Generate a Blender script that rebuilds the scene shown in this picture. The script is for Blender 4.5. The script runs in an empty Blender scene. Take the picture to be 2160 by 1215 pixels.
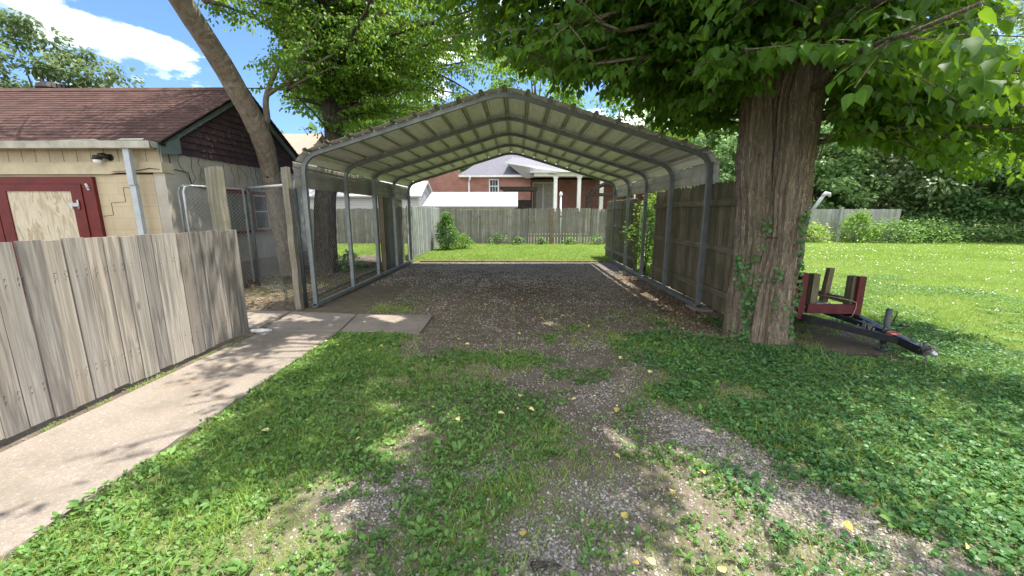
import bpy, math, random
import numpy as np
from mathutils import Vector, Matrix
from math import radians as R_, sin, cos, pi
random.seed(7); rng = np.random.default_rng(11)
SC = bpy.context.scene; COL = SC.collection
# ---------------------------------------------------------------- camera
cd = bpy.data.cameras.new('camera'); cam = bpy.data.objects.new('camera', cd); COL.objects.link(cam)
cd.sensor_width = 36; cd.lens = 36*830/2160; cd.clip_start = 0.05; cd.clip_end = 2000
cam.location = (0, 0, 1.5); cam.rotation_euler = (R_(90-10.9), 0, R_(0.83)); SC.camera = cam
# ---------------------------------------------------------------- light
SUN_DIR = Vector((0.32, 0.13, 1.0)).normalized()
elev = math.asin(SUN_DIR.z); az = math.atan2(SUN_DIR.x, SUN_DIR.y)
W = bpy.data.worlds.new('World'); SC.world = W; W.use_nodes = True
nt = W.node_tree; nt.nodes.clear()
wo = nt.nodes.new('ShaderNodeOutputWorld'); bg = nt.nodes.new('ShaderNodeBackground')
sky = nt.nodes.new('ShaderNodeTexSky'); sky.sky_type = 'NISHITA'; sky.sun_disc = False
sky.sun_elevation = elev; sky.sun_rotation = az; sky.air_density = 1.0; sky.dust_density = 1.2; sky.ozone_density = 1.6
tc = nt.nodes.new('ShaderNodeTexCoord'); mp = nt.nodes.new('ShaderNodeMapping'); mp.inputs['Scale'].default_value = (1, 1, 2.2)
mp.inputs['Location'].default_value = (0.35, 0.9, 0.05)
nz = nt.nodes.new('ShaderNodeTexNoise'); nz.inputs['Scale'].default_value = 2.3; nz.inputs['Detail'].default_value = 9; nz.inputs['Roughness'].default_value = 0.58
cr = nt.nodes.new('ShaderNodeValToRGB'); cr.color_ramp.elements[0].position = 0.575; cr.color_ramp.elements[1].position = 0.67
mx = nt.nodes.new('ShaderNodeMixRGB'); mx.inputs[2].default_value = (12.5, 12.2, 11.4, 1)
L = nt.links.new
L(tc.outputs['Generated'], mp.inputs[0]); L(mp.outputs[0], nz.inputs['Vector']); 
sp = nt.nodes.new('ShaderNodeSeparateXYZ'); L(tc.outputs['Generated'], sp.inputs[0])
mr = nt.nodes.new('ShaderNodeMapRange'); mr.inputs['From Min'].default_value = .4; mr.inputs['From Max'].default_value = -.6; mr.inputs['To Min'].default_value = 0.; mr.inputs['To Max'].default_value = .14; L(sp.outputs[1], mr.inputs[0])  # extra cloud cover added behind the camera for ambient fill
ad = nt.nodes.new('ShaderNodeMath'); ad.operation = 'ADD'; L(nz.outputs[0], ad.inputs[0]); L(mr.outputs[0], ad.inputs[1]); L(ad.outputs[0], cr.inputs[0])
tn = nt.nodes.new('ShaderNodeMixRGB'); tn.blend_type = 'MULTIPLY'; tn.inputs[0].default_value = 1; tn.inputs[2].default_value = (.56, .73, .93, 1); L(sky.outputs[0], tn.inputs[1])
L(cr.outputs[0], mx.inputs[0]); L(tn.outputs[0], mx.inputs[1]); L(mx.outputs[0], bg.inputs[0]); bg.inputs[1].default_value = 0.13
L(bg.outputs[0], wo.inputs[0])
sl = bpy.data.lights.new('sun', 'SUN'); so = bpy.data.objects.new('sun', sl); COL.objects.link(so)
sl.energy = 4.6; sl.angle = R_(0.53); sl.color = (1, 0.94, 0.83)
so.rotation_euler = SUN_DIR.to_track_quat('Z', 'Y').to_euler(); so.location = (8, 4, 25)
SC.view_settings.view_transform = 'Standard'; SC.view_settings.look = 'None'; SC.view_settings.gamma = 1
SC.view_settings.exposure = 1.15
SC.cycles.max_bounces = 8; SC.cycles.transparent_max_bounces = 8

# ---------------------------------------------------------------- numpy noise
def _h(ix, iy, s):
    n = (ix.astype(np.int64)*374761393 + iy.astype(np.int64)*668265263 + s*2147483) & 0xffffffff
    n = ((n ^ (n >> 13))*1274126177) & 0xffffffff
    return ((n ^ (n >> 16)) & 0xffff)/65535.0
def vn(x, y, s=0):
    x = np.asarray(x, float); y = np.asarray(y, float)
    ix = np.floor(x); iy = np.floor(y); fx = x-ix; fy = y-iy
    fx = fx*fx*(3-2*fx); fy = fy*fy*(3-2*fy)
    a = _h(ix, iy, s); b = _h(ix+1, iy, s); c = _h(ix, iy+1, s); d = _h(ix+1, iy+1, s)
    return (a*(1-fx)+b*fx)*(1-fy)+(c*(1-fx)+d*fx)*fy
def fbm(x, y, s=0, o=4):
    t = 0; a = .5; n = 0
    for k in range(o):
        t = t+a*vn(x*2**k, y*2**k, s+k*17); n += a; a *= .5
    return t/n
# ---------------------------------------------------------------- node helpers
class NM:
    def __init__(s, name):
        s.m = bpy.data.materials.new(name); s.m.use_nodes = True; s.t = s.m.node_tree
        s.b = s.t.nodes['Principled BSDF']; s.o = s.t.nodes['Material Output']
    def n(s, ty, **k):
        nd = s.t.nodes.new('ShaderNode'+ty)
        for a, v in k.items():
            if a[0] == '_': nd.inputs[a[1:].replace('_', ' ')].default_value = v
            else: setattr(nd, a, v)
        return nd
    def l(s, a, b): s.t.links.new(a, b)
    def attr(s, nm='rnd'): return s.n('Attribute', attribute_name=nm).outputs['Fac']
    def co(s, scale=(1, 1, 1), off=None):
        c = s.n('TexCoord'); mpn = s.n('Mapping', _Scale=scale); s.l(c.outputs['Object'], mpn.inputs[0])
        if off is not None:
            cb = s.n('CombineXYZ'); ml = s.n('Math', operation='MULTIPLY'); ml.inputs[1].default_value = 37.0
            s.l(off, ml.inputs[0]); s.l(ml.outputs[0], cb.inputs[0]); s.l(ml.outputs[0], cb.inputs[1]); s.l(cb.outputs[0], mpn.inputs['Location'])
        return mpn.outputs[0]
    def noise(s, co, scale, detail=4, rough=.55, dist=0):
        nd = s.n('TexNoise', _Scale=scale, _Detail=detail, _Roughness=rough, _Distortion=dist); s.l(co, nd.inputs['Vector']); return nd.outputs['Fac']
    def ramp(s, f, st):
        r = s.n('ValToRGB'); e = r.color_ramp.elements
        while len(e) < len(st): e.new(.5)
        for i, (p, c) in enumerate(st):
            e[i].position = p; e[i].color = (c[0], c[1], c[2], 1) if hasattr(c, '__len__') else (c, c, c, 1)
        s.l(f, r.inputs[0]); return r.outputs[0]
    def mix(s, f, a, b, mode='MIX'):
        m = s.n('MixRGB', blend_type=mode)
        for i, v in enumerate((f, a, b)):
            if hasattr(v, 'links') or hasattr(v, 'is_linked'): s.l(v, m.inputs[i])
            elif i == 0: m.inputs[0].default_value = v
            else: m.inputs[i].default_value = (v[0], v[1], v[2], 1)
        return m.outputs[0]
    def math(s, op, a, b=0.):
        m = s.n('Math', operation=op)
        for i, v in enumerate((a, b)):
            if hasattr(v, 'is_linked'): s.l(v, m.inputs[i])
            else: m.inputs[i].default_value = v
        return m.outputs[0]
    def bump(s, h, strength=.5, dist=.01):
        b = s.n('Bump', _Strength=strength, _Distance=dist); s.l(h, b.inputs['Height']); s.l(b.outputs[0], s.b.inputs['Normal'])
    def fin(s, col=None, rough=.8, spec=.3, metal=0.):
        if col is not None:
            if hasattr(col, 'is_linked'): s.l(col, s.b.inputs['Base Color'])
            else: s.b.inputs['Base Color'].default_value = (*col, 1)
        if hasattr(rough, 'is_linked'): s.l(rough, s.b.inputs['Roughness'])
        else: s.b.inputs['Roughness'].default_value = rough
        s.b.inputs['Specular IOR Level'].default_value = spec; s.b.inputs['Metallic'].default_value = metal
        return s.m
def m_simple(name, col, rough=.6, spec=.4, metal=0., var=.15, sc=6.):
    k = NM(name); n = k.noise(k.co(), sc, 6, .65)
    d = tuple(c*(1-var*1.6) for c in col); u = tuple(min(1, c*(1+var)) for c in col)
    k.bump(k.noise(k.co(), sc*8, 3), .15, .003)
    return k.fin(k.ramp(n, [(.3, d), (.7, u)]), rough, spec, metal)
def m_wood(name, dark, light, warm, green=None, knots=True, axis=2, stain=None):
    k = NM(name); r = k.attr()
    sc = [34, 34, 34]; sc[axis] = 1.0
    co = k.co(tuple(sc), r)
    g = k.noise(co, 1.0, 8, .62, 1.2)
    c = k.ramp(g, [(.28, dark), (.47, tuple((a+b)/2 for a, b in zip(dark, light))), (.62, light), (.8, tuple(v*.8 for v in light))])
    sc2 = [2.5, 2.5, 2.5]; sc2[axis] = .5
    big = k.noise(k.co(tuple(sc2), r), 1.3, 3, .5)
    c = k.mix(k.ramp(big, [(.45, 0.), (.66, .38)]), c, warm)
    c = k.mix(.85, c, k.ramp(r, [(0, (.62, .62, .63)), (.5, (.95, .93, .9)), (1, (1.2, 1.16, 1.1))]), 'MULTIPLY')
    if knots:
        sk = [7, 7, 7]; sk[axis] = 2.6
        v = k.n('TexVoronoi', _Scale=.55); k.l(k.co(tuple(sk), r), v.inputs['Vector'])
        c = k.mix(k.ramp(v.outputs['Distance'], [(.035, .85), (.09, 0.)]), c, tuple(v_*.35 for v_ in warm))
        # grain lines
        wv = k.n('TexWave', bands_direction='X', _Scale=3.2, _Distortion=6., _Detail=3., _Detail_Scale=1.2)
        sw = [5, 5, 5]; sw[axis] = .35
        k.l(k.co(tuple(sw), r), wv.inputs['Vector'])
        c = k.mix(k.ramp(wv.outputs['Fac'], [(.0, .42), (.25, 0.)]), c, tuple(v_*.5 for v_ in dark))
    if green:
        gn = k.noise(k.co((1.2, 1.2, 1.6)), 1.6, 5, .6)
        c = k.mix(k.ramp(gn, [(.42, 0.), (.68, .7)]), c, green)
    k.bump(g, .5, .004)
    return k.fin(c, .85, .2)
def m_leaf(name, a, b, trans=(.3, .5, .04), tf=.42, rough=.5, yellow=None):
    k = NM(name); r = k.attr()
    st = [(0, a), (.85, b)]
    if yellow: st += [(.97, b), (1, yellow)]
    c = k.ramp(r, st)
    k.fin(c, rough, .35)
    tr = k.n('BsdfTranslucent'); k.l(k.mix(.5, c, trans), tr.inputs[0])
    ms = k.n('MixShader', _Fac=tf); k.l(k.b.outputs[0], ms.inputs[1]); k.l(tr.outputs[0], ms.inputs[2]); k.l(ms.outputs[0], k.o.inputs[0])
    return k.m
M = {}
M['near_wood'] = m_wood('weathered_cedar', (.155, .143, .13), (.40, .375, .345), (.33, .265, .20))
M['post_wood'] = m_wood('post_wood', (.11, .10, .085), (.29, .27, .235), (.20, .165, .12), (.11, .13, .06), False)
M['rear_wood'] = m_wood('grey_fence_wood', (.08, .078, .074), (.33, .32, .31), (.20, .165, .125), (.12, .13, .09), False)
M['pale_wood'] = m_wood('pale_fence_wood', (.14, .15, .15), (.40, .43, .43), (.34, .31, .23), (.20, .22, .17), False)
M['right_wood'] = m_wood('dark_fence_wood', (.075, .064, .046), (.25, .215, .155), (.16, .12, .075), (.085, .09, .045), False)
M['rail_wood'] = m_wood('rail_wood', (.11, .095, .065), (.30, .26, .19), (.20, .16, .10), (.10, .11, .06), False, axis=1)
M['galv'] = m_simple('galvanised_steel', (.21, .23, .235), .5, .5, .4, .18, 5)
M['galv_dark'] = m_simple('dark_weathered_pipe', (.09, .10, .10), .6, .4, .3, .2, 9)
M['galv_rail'] = m_simple('fence_rail_pipe', (.45, .48, .50), .4, .5, .4, .15, 9)
def m_panel():
    k = NM('carport_sheet'); n = k.noise(k.co((5, 1.2, 5)), 2.2, 6, .6)
    c = k.ramp(n, [(.3, (.68, .655, .65)), (.6, (.84, .81, .81)), (.8, (.76, .73, .73))])
    d = k.noise(k.co((2.5, .5, 2.5)), 2.6, 8, .7)
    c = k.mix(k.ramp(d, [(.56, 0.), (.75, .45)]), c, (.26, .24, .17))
    c = k.mix(k.ramp(k.attr(), [(.4, 0.), (.9, .72)]), c, (.13, .125, .09))  # shade inside the ribs, painted darker into the sheet colour
    return k.fin(c, .42, .5, .1)
M['panel'] = m_panel()
def m_paneltop():
    k = NM('carport_sheet_top'); n = k.noise(k.co(), 7, 6, .65)
    return k.fin(k.ramp(n, [(.3, (.10, .085, .07)), (.65, (.27, .25, .22))]), .8, .3)
M['paneltop'] = m_paneltop()
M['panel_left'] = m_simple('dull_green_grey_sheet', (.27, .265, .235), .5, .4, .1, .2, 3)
def m_bark(name, dark, light, green=None, sx=16, vs=1., vz=.12):
    k = NM(name); wp = k.noise(k.co((1, 1, .6)), 2.2, 3, .6); wa = k.n('VectorMath', operation='ADD'); k.l(k.co((sx, sx, sx*vz)), wa.inputs[0]); k.l(k.ramp(wp, [(.25, 0.), (.75, 4.)]), wa.inputs[1])
    g = k.noise(wa.outputs[0], 1., 9, .68, .5)
    v = k.n('TexVoronoi', feature='DISTANCE_TO_EDGE', _Scale=1.2); wv = k.noise(k.co((3, 3, 3)), 2., 5, .7); va = k.n('VectorMath', operation='ADD'); k.l(k.co((sx*1.9, sx*1.9, sx*.13)), va.inputs[0]); k.l(k.ramp(wv, [(.2, 0.), (.8, 3.)]), va.inputs[1]); k.l(va.outputs[0], v.inputs['Vector'])
    c = k.ramp(g, [(.3, dark), (.65, light)])
    c = k.mix(k.ramp(v.outputs['Distance'], [(.0, .6*vs), (.2, 0.)]), c, tuple(x*.6 for x in dark))
    if green:
        gn = k.noise(k.co((1.5, 1.5, .7)), 1.8, 4); c = k.mix(k.ramp(gn, [(.5, 0.), (.75, .5)]), c, green)
    h = k.math('ADD', g, k.ramp(v.outputs['Distance'], [(0, 0.), (.25, vs)]))
    k.bump(h, .9, .025)
    return k.fin(c, .9, .15)
M['bark_big'] = m_bark('furrowed_brown_bark', (.165, .125, .09), (.47, .385, .295), (.15, .16, .09), 24, .8, .05)
M['bark_lean'] = m_bark('grey_brown_bark', (.11, .085, .065), (.33, .28, .22), (.18, .17, .12), 11, .12, .6)
M['bark_far'] = m_bark('grey_bark', (.07, .06, .05), (.2, .17, .14), None, 10)
M['leaf_big'] = m_leaf('broad_green_leaf', (.020, .066, .007), (.060, .145, .014), (.38, .62, .03), .47, .55)
M['leaf_mid'] = m_leaf('maple_leaf', (.040, .115, .016), (.15, .32, .035), (.46, .64, .05), .46, .5, (.4, .38, .06))
M['leaf_pale'] = m_leaf('grey_green_leaf', (.07, .12, .05), (.16, .22, .10), (.3, .42, .10), .35)
M['leaf_wood'] = m_leaf('woodland_leaf', (.06, .15, .055), (.26, .40, .15), (.36, .54, .14), .38, .5)
M['leaf_weed'] = m_leaf('weed_leaf', (.06, .15, .035), (.18, .32, .075), (.30, .5, .08), .3, .5)
M['leaf_ivy'] = m_leaf('ground_ivy_leaf', (.04, .12, .035), (.115, .25, .075), (.18, .4, .06), .28, .45)
M['grass'] = m_leaf('grass_blade', (.14, .26, .035), (.37, .51, .11), (.5, .66, .13), .38, .55, (.55, .52, .30))
M['straw'] = m_leaf('dry_straw', (.25, .20, .10), (.5, .44, .27), (.5, .45, .25), .25, .7)
M['vine'] = m_leaf('vine_leaf', (.06, .16, .02), (.2, .36, .05), (.4, .6, .06), .42)
M['dry_leaf'] = m_leaf('dead_leaf', (.10, .06, .035), (.30, .21, .13), (.3, .2, .1), .12, .8)
M['yellow_leaf'] = m_leaf('fallen_yellow_leaf', (.55, .42, .10), (.72, .64, .28), (.8, .6, .1), .15, .6)

def m_conc():
    k = NM('worn_concrete'); co = k.co()
    n = k.noise(co, 1.3, 8, .6); f = k.noise(co, 130, 3, .7); s = k.noise(co, 34, 6, .8)
    c = k.ramp(n, [(.3, (.20, .172, .145)), (.7, (.31, .27, .23))])
    c = k.mix(k.ramp(f, [(.42, .6), (.56, 0.)]), c, (.17, .135, .115))
    c = k.mix(k.ramp(s, [(.55, 0.), (.68, .6)]), c, (.46, .42, .385))
    o = k.noise(co, 2.2, 5, .75); c = k.mix(k.ramp(o, [(.60, 0.), (.72, .5)]), c, (.42, .27, .10))
    g = k.noise(co, 2.4, 8, .75); c = k.mix(k.ramp(g, [(.50, 0.), (.66, .65)]), c, (.15, .135, .105))
    k.bump(f, .5, .004); return k.fin(c, .9, .2)
M['conc'] = m_conc()
def m_ground():
    k = NM('yard_ground'); co = k.co()
    gr, gv, dk = k.attr('green'), k.attr('gravel'), k.attr('dark')
    n = k.noise(co, 6, 8, .7); f = k.noise(co, 90, 4, .7)
    dirt = k.ramp(n, [(.3, (.10, .082, .060)), (.6, (.19, .157, .12)), (.8, (.28, .235, .185))])
    v = k.n('TexVoronoi', _Scale=62.); k.l(co, v.inputs['Vector'])
    peb = k.mix(.8, k.ramp(v.outputs['Color'], [(.2, (.22, .19, .16)), (.5, (.38, .34, .30)), (.9, (.56, .52, .48))]),
                k.ramp(v.outputs['Distance'], [(.2, 1.), (.62, .25)]), 'MULTIPLY')
    m = k.ramp(k.math('ADD', gv, k.math('MULTIPLY', k.math('SUBTRACT', k.noise(co, 38, 3, .7), .5), 1.5)), [(.45, 0.), (.85, 1.)])
    c = k.mix(m, dirt, peb)
    gn = k.noise(co, 3.5, 6, .7)
    grass = k.ramp(k.noise(co, 45, 5, .75), [(.3, (.07, .10, .025)), (.5, (.14, .20, .04)), (.7, (.25, .31, .09))])
    mg = k.ramp(k.math('ADD', gr, k.math('MULTIPLY', k.math('SUBTRACT', gn, .5), .8)), [(.45, 0.), (.98, .85)])
    c = k.mix(mg, c, grass)
    c = k.mix(k.math('MULTIPLY', dk, .55), c, (.055, .042, .032))
    mo = k.noise(co, 2.1, 6, .72); mm = k.math('MULTIPLY', k.ramp(mo, [(.50, 0.), (.66, 1.)]), k.math('MULTIPLY', k.math('SUBTRACT', 1., gr), .6)); c = k.mix(mm, c, (.075, .085, .032))
    h = k.math('ADD', k.math('MULTIPLY', m, v.outputs['Distance']), f)
    k.bump(h, .6, .012); return k.fin(c, .95, .15)
M['ground'] = m_ground()
def m_brick():
    k = NM('red_brick'); t = k.n('TexBrick', _Scale=1.0, _Color1=(.44, .18, .14, 1), _Color2=(.29, .125, .10, 1), _Mortar=(.5, .40, .34, 1))
    t.inputs['Brick Width'].default_value = .21; t.inputs['Row Height'].default_value = .075; t.inputs['Mortar Size'].default_value = .007; t.inputs['Bias'].default_value = -.2
    c = k.n('TexCoord'); s = k.n('SeparateXYZ'); cb = k.n('CombineXYZ'); k.l(c.outputs['Object'], s.inputs[0])
    k.l(k.math('ADD', s.outputs[0], s.outputs[1]), cb.inputs[0]); k.l(s.outputs[2], cb.inputs[1]); k.l(cb.outputs[0], t.inputs['Vector'])
    col = k.mix(k.ramp(k.noise(k.co(), 1.2, 5), [(.35, .35), (.6, 0.)]), t.outputs[0], (.12, .045, .035))
    return k.fin(col, .85, .2)
M['brick'] = m_brick()
def m_shingle(name, a, b, c2, sc=1.):
    k = NM(name); r = k.attr(); n = k.noise(k.co((2*sc, 9*sc, 9*sc)), 4, 6, .7)
    c = k.ramp(n, [(.3, a), (.55, b), (.75, c2)])
    c = k.mix(.6, c, k.ramp(r, [(0, (.65, .65, .65)), (1, (1.25, 1.2, 1.2))]), 'MULTIPLY')
    k.bump(k.noise(k.co(), 120, 3, .8), .5, .004); return k.fin(c, .92, .2)
M['roof_garage'] = m_shingle('maroon_roof_shingle', (.050, .028, .023), (.088, .050, .042), (.145, .09, .078))
M['gable_shingle'] = m_shingle('dark_red_gable_shingle', (.045, .030, .035), (.078, .05, .055), (.12, .08, .085))
M['roof_grey'] = m_shingle('grey_asphalt_shingle', (.10, .10, .125), (.18, .18, .215), (.28, .27, .30), .8)
M['roof_tan'] = m_shingle('tan_shingle', (.3, .21, .17), (.38, .28, .23), (.45, .36, .3), .8)
M['white'] = m_simple('white_paint', (.80, .81, .80), .5, .4, 0, .06, 3)
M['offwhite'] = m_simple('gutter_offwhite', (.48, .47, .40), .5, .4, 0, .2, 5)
M['blue_grey'] = m_simple('downspout_pale_blue', (.42, .46, .48), .5, .4, 0, .1, 5)
def m_siding():
    k = NM('white_lap_siding'); c = k.n('TexCoord'); s = k.n('SeparateXYZ'); k.l(c.outputs['Object'], s.inputs[0])
    f = k.math('FRACT', k.math('MULTIPLY', s.outputs[2], 7.)); k.bump(f, .8, .02)
    return k.fin(k.ramp(f, [(0, .33), (.12, .50), (1, .53)]), .55, .3)
M['siding'] = m_siding()
def m_shedroof():
    k = NM('white_roof_panel'); c = k.n('TexCoord'); s = k.n('SeparateXYZ'); k.l(c.outputs['Object'], s.inputs[0])
    f = k.math('FRACT', k.math('MULTIPLY', s.outputs[0], 1.2)); h = k.math('FRACT', k.math('MULTIPLY', s.outputs[2], 6.))
    a = k.ramp(f, [(0, .32), (.03, .46), (1, .44)]); b = k.ramp(h, [(0, .8), (.15, 1.), (1, 1.)])
    return k.fin(k.mix(1., a, b, 'MULTIPLY'), .5, .4)
M['shedroof'] = m_shedroof()
def m_tan():
    k = NM('tan_painted_block'); co = k.co(); n = k.noise(co, 1.6, 7, .65)
    c = k.ramp(n, [(.3, (.44, .36, .24)), (.6, (.54, .455, .31)), (.8, (.58, .50, .37))])
    t = k.n('TexBrick', _Scale=1.0, _Color1=(1, 1, 1, 1), _Color2=(.95, .95, .95, 1), _Mortar=(.72, .7, .68, 1)); t.inputs['Brick Width'].default_value = .4; t.inputs['Row Height'].default_value = .2; t.inputs['Mortar Size'].default_value = .006
    cc = k.n('TexCoord'); s = k.n('SeparateXYZ'); cb = k.n('CombineXYZ'); k.l(cc.outputs['Object'], s.inputs[0]); k.l(k.math('ADD', s.outputs[0], s.outputs[1]), cb.inputs[0]); k.l(s.outputs[2], cb.inputs[1]); k.l(cb.outputs[0], t.inputs['Vector'])
    c = k.mix(.6, c, t.outputs[0], 'MULTIPLY'); k.bump(k.noise(co, 60, 4), .4, .004); return k.fin(c, .8, .3)
M['tan'] = m_tan()
def m_stucco():
    k = NM('stained_grey_stucco'); co = k.co(); n = k.noise(co, 1.3, 8, .7)
    c = k.ramp(n, [(.3, (.27, .245, .20)), (.55, (.42, .39, .33)), (.8, (.52, .49, .43))])
    d = k.noise(k.co((1, 1, .25)), 3.2, 6, .7); c = k.mix(k.ramp(d, [(.55, 0.), (.75, .6)]), c, (.16, .145, .12))
    s = k.n('SeparateXYZ'); cc = k.n('TexCoord'); k.l(cc.outputs['Object'], s.inputs[0])
    k.bump(k.noise(co, 50, 5), .5, .006); return k.fin(c, .9, .2)
M['stucco'] = m_stucco()
def m_ply():
    k = NM('tan_plywood'); r = k.attr(); g = k.noise(k.co((2.4, 2.4, .45)), 1.6, 6, .6, 2.6)
    c = k.ramp(g, [(.33, (.42, .36, .25)), (.5, (.60, .54, .41)), (.57, (.36, .29, .19)), (.62, (.60, .54, .41)), (.8, (.64, .58, .46))])
    k.bump(g, .3, .003); return k.fin(c, .8, .2)
M['ply'] = m_ply()
M['tanboard'] = m_simple('tan_board_paint', (.52, .45, .31), .7, .3, 0, .12, 5)
M['red'] = m_simple('red_trim_paint', (.13, .012, .009), .5, .4, 0, .2, 6)
M['darkred'] = m_simple('dark_red_window_paint', (.13, .025, .025), .6, .3, 0, .3, 6)
M['trailer_red'] = m_simple('faded_red_board', (.095, .018, .022), .65, .3, 0, .2, 9)
M['steel_black'] = m_simple('black_trailer_steel', (.022, .022, .026), .38, .5, .2, .4, 14)
M['black'] = m_simple('black_plastic', (.02, .02, .02), .5, .4, 0, .2, 10)
M['chain'] = m_simple('dull_chain_steel', (.20, .21, .19), .5, .5, .6, .3, 20)
M['silver'] = m_simple('worn_silver', (.55, .55, .55), .4, .5, .6, .2, 15)
M['green_grey'] = m_simple('green_grey_paint', (.14, .19, .18), .7, .3, 0, .2, 6)
M['darkwood'] = m_simple('dark_stained_timber', (.045, .035, .03), .8, .2, 0, .3, 6)
M['patch'] = m_simple('red_oxide', (.36, .10, .08), .7, .3, 0, .3, 20)
M['bulb'] = m_simple('frosted_lamp_glass', (.8, .8, .78), .25, .5, 0, .05, 6)
def m_glass():
    k = NM('dark_window_glass'); n = k.noise(k.co(), 3, 5); return k.fin(k.ramp(n, [(.3, (.02, .027, .032)), (.7, (.09, .11, .13))]), .12, .6)
M['glass'] = m_glass()
def m_stone(name, a, b_, c_, d):
    k = NM(name); r = k.attr(); return k.fin(k.ramp(r, [(0, a), (.4, b_), (.8, c_), (1, d)]), .9, .2)
M['stone'] = m_stone('crushed_limestone', (.15, .125, .10), (.30, .265, .23), (.44, .40, .36), (.62, .59, .55))
M['stone_dirty'] = m_stone('dirty_gravel', (.18, .16, .14), (.32, .29, .255), (.38, .35, .315), (.48, .45, .41))
def m_timber():
    k = NM('old_timber'); return k.fin(k.ramp(k.noise(k.co((1, 12, 12)), 3, 6), [(.3, (.10, .07, .05)), (.7, (.26, .19, .13))]), .9, .2)
M['timber'] = m_timber()

# ---------------------------------------------------------------- mesh helpers
def np_obj(name, V, F, mat, rnd=None, parent=None, smooth=False, loc=(0, 0, 0)):
    """V (n,3), F (m,k) arrays, world coords; loc = origin"""
    V = np.asarray(V, np.float32)-np.asarray(loc, np.float32); F = np.asarray(F, np.int32)
    me = bpy.data.meshes.new(name); me.vertices.add(len(V)); me.vertices.foreach_set('co', V.ravel())
    k = F.shape[1]; me.loops.add(F.size); me.loops.foreach_set('vertex_index', F.ravel())
    me.polygons.add(len(F)); me.polygons.foreach_set('loop_start', np.arange(0, F.size, k, dtype=np.int32))
    if smooth: me.polygons.foreach_set('use_smooth', np.ones(len(F), bool))
    me.materials.append(mat); me.update(calc_edges=True)
    if rnd is not None:
        a = me.attributes.new('rnd', 'FLOAT', 'FACE'); a.data.foreach_set('value', np.asarray(rnd, np.float32))
    o = bpy.data.objects.new(name, me); COL.objects.link(o)
    if parent is not None: o.parent = parent; o.matrix_parent_inverse = Matrix()
    o.location = Vector(loc)-(Vector(parent_loc(parent)) if parent is not None else Vector((0, 0, 0)))
    return o
def parent_loc(p):
    v = Vector((0, 0, 0))
    while p is not None: v = v+p.location; p = p.parent
    return v
class MB:
    def __init__(s): s.v = []; s.f = []; s.r = []; s.sm = []
    def add(s, vs, fs, r=None, smooth=False):
        o = len(s.v); s.v += [tuple(v) for v in vs]; r = random.random() if r is None else r
        for f in fs: s.f.append([i+o for i in f]); s.r.append(r); s.sm.append(smooth)
        return s
    def box(s, x0, x1, y0, y1, z0, z1, r=None, jit=0., mat=None):
        vs = [(x, y, z) for z in (z0, z1) for y in (y0, y1) for x in (x0, x1)]
        if jit: vs = [(a+random.uniform(-jit, jit), b+random.uniform(-jit, jit), c+random.uniform(-jit, jit)) for a, b, c in vs]
        if mat: vs = [mat @ Vector(v) for v in vs]
        return s.add(vs, [(0, 2, 3, 1), (4, 5, 7, 6), (0, 1, 5, 4), (2, 6, 7, 3), (0, 4, 6, 2), (1, 3, 7, 5)], r)
    def prism(s, poly, axis, a, b, r=None, smooth=False):
        """poly of 2d points extruded along axis from a to b"""
        def mk(p, t):
            return {0: (t, p[0], p[1]), 1: (p[0], t, p[1]), 2: (p[0], p[1], t)}[axis]
        n = len(poly); vs = [mk(p, a) for p in poly]+[mk(p, b) for p in poly]
        fs = [tuple(range(n))[::-1], tuple(range(n, 2*n))]+[(i, (i+1) % n, (i+1) % n+n, i+n) for i in range(n)]
        return s.add(vs, fs, r, smooth)
    def tube(s, pts, rad, n=8, r=None, cap=True, square=False, smooth=True, up=(0, 1, 0)):
        pts = [Vector(p) for p in pts]; m = len(pts)
        if not hasattr(rad, '__len__'): rad = [rad]*m
        vs = []; ref = None
        for i, p in enumerate(pts):
            t = (pts[min(i+1, m-1)]-pts[max(i-1, 0)]).normalized()
            if square: u = Vector(up)
            elif ref is None: u = t.orthogonal().normalized()
            else: u = ref-t*ref.dot(t)
            u = (u-t*u.dot(t)).normalized(); ref = u; w = t.cross(u)
            if square:
                k = 1.414; nn = 4
                for q in range(4):
                    a = pi/4+q*pi/2; vs.append(p+(u*cos(a)+w*sin(a))*rad[i]*k)
            else:
                nn = n
                for q in range(n): a = 2*pi*q/n; vs.append(p+(u*cos(a)+w*sin(a))*rad[i])
        fs = [(i*nn+q, i*nn+(q+1) % nn, (i+1)*nn+(q+1) % nn, (i+1)*nn+q) for i in range(m-1) for q in range(nn)]
        if cap: fs += [tuple(range(nn))[::-1], tuple(range((m-1)*nn, m*nn))]
        return s.add(vs, fs, r, smooth and not square)
    def build2(s, name, mat, mat2, n0, parent=None):
        o = s.build(name, mat, parent); o.data.materials.append(mat2); ix = [0]*n0+[1]*(len(s.f)-n0); o.data.polygons.foreach_set('material_index', ix); return o
    def build(s, name, mat, parent=None, loc=None):
        if loc is None: loc = parent_loc(parent) if parent is not None else Vector((0, 0, 0))
        me = bpy.data.meshes.new(name); L_ = Vector(loc)
        me.from_pydata([Vector(v)-L_ for v in s.v], [], s.f); me.materials.append(mat)
        me.polygons.foreach_set('use_smooth', s.sm)
        a = me.attributes.new('rnd', 'FLOAT', 'FACE'); a.data.foreach_set('value', s.r); me.update()
        o = bpy.data.objects.new(name, me); COL.objects.link(o)
        if parent is not None: o.parent = parent; o.location = L_-parent_loc(parent)
        else: o.location = L_
        return o
def tag(o, label=None, cat=None, group=None, kind=None):
    if label: o['label'] = label
    if cat: o['category'] = cat
    if group: o['group'] = group
    if kind: o['kind'] = kind
    return o
def thing(name, loc, label, cat, group=None):
    o = bpy.data.objects.new(name, None); o.empty_display_size = .2; COL.objects.link(o); o.location = loc
    return tag(o, label, cat, group)
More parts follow.
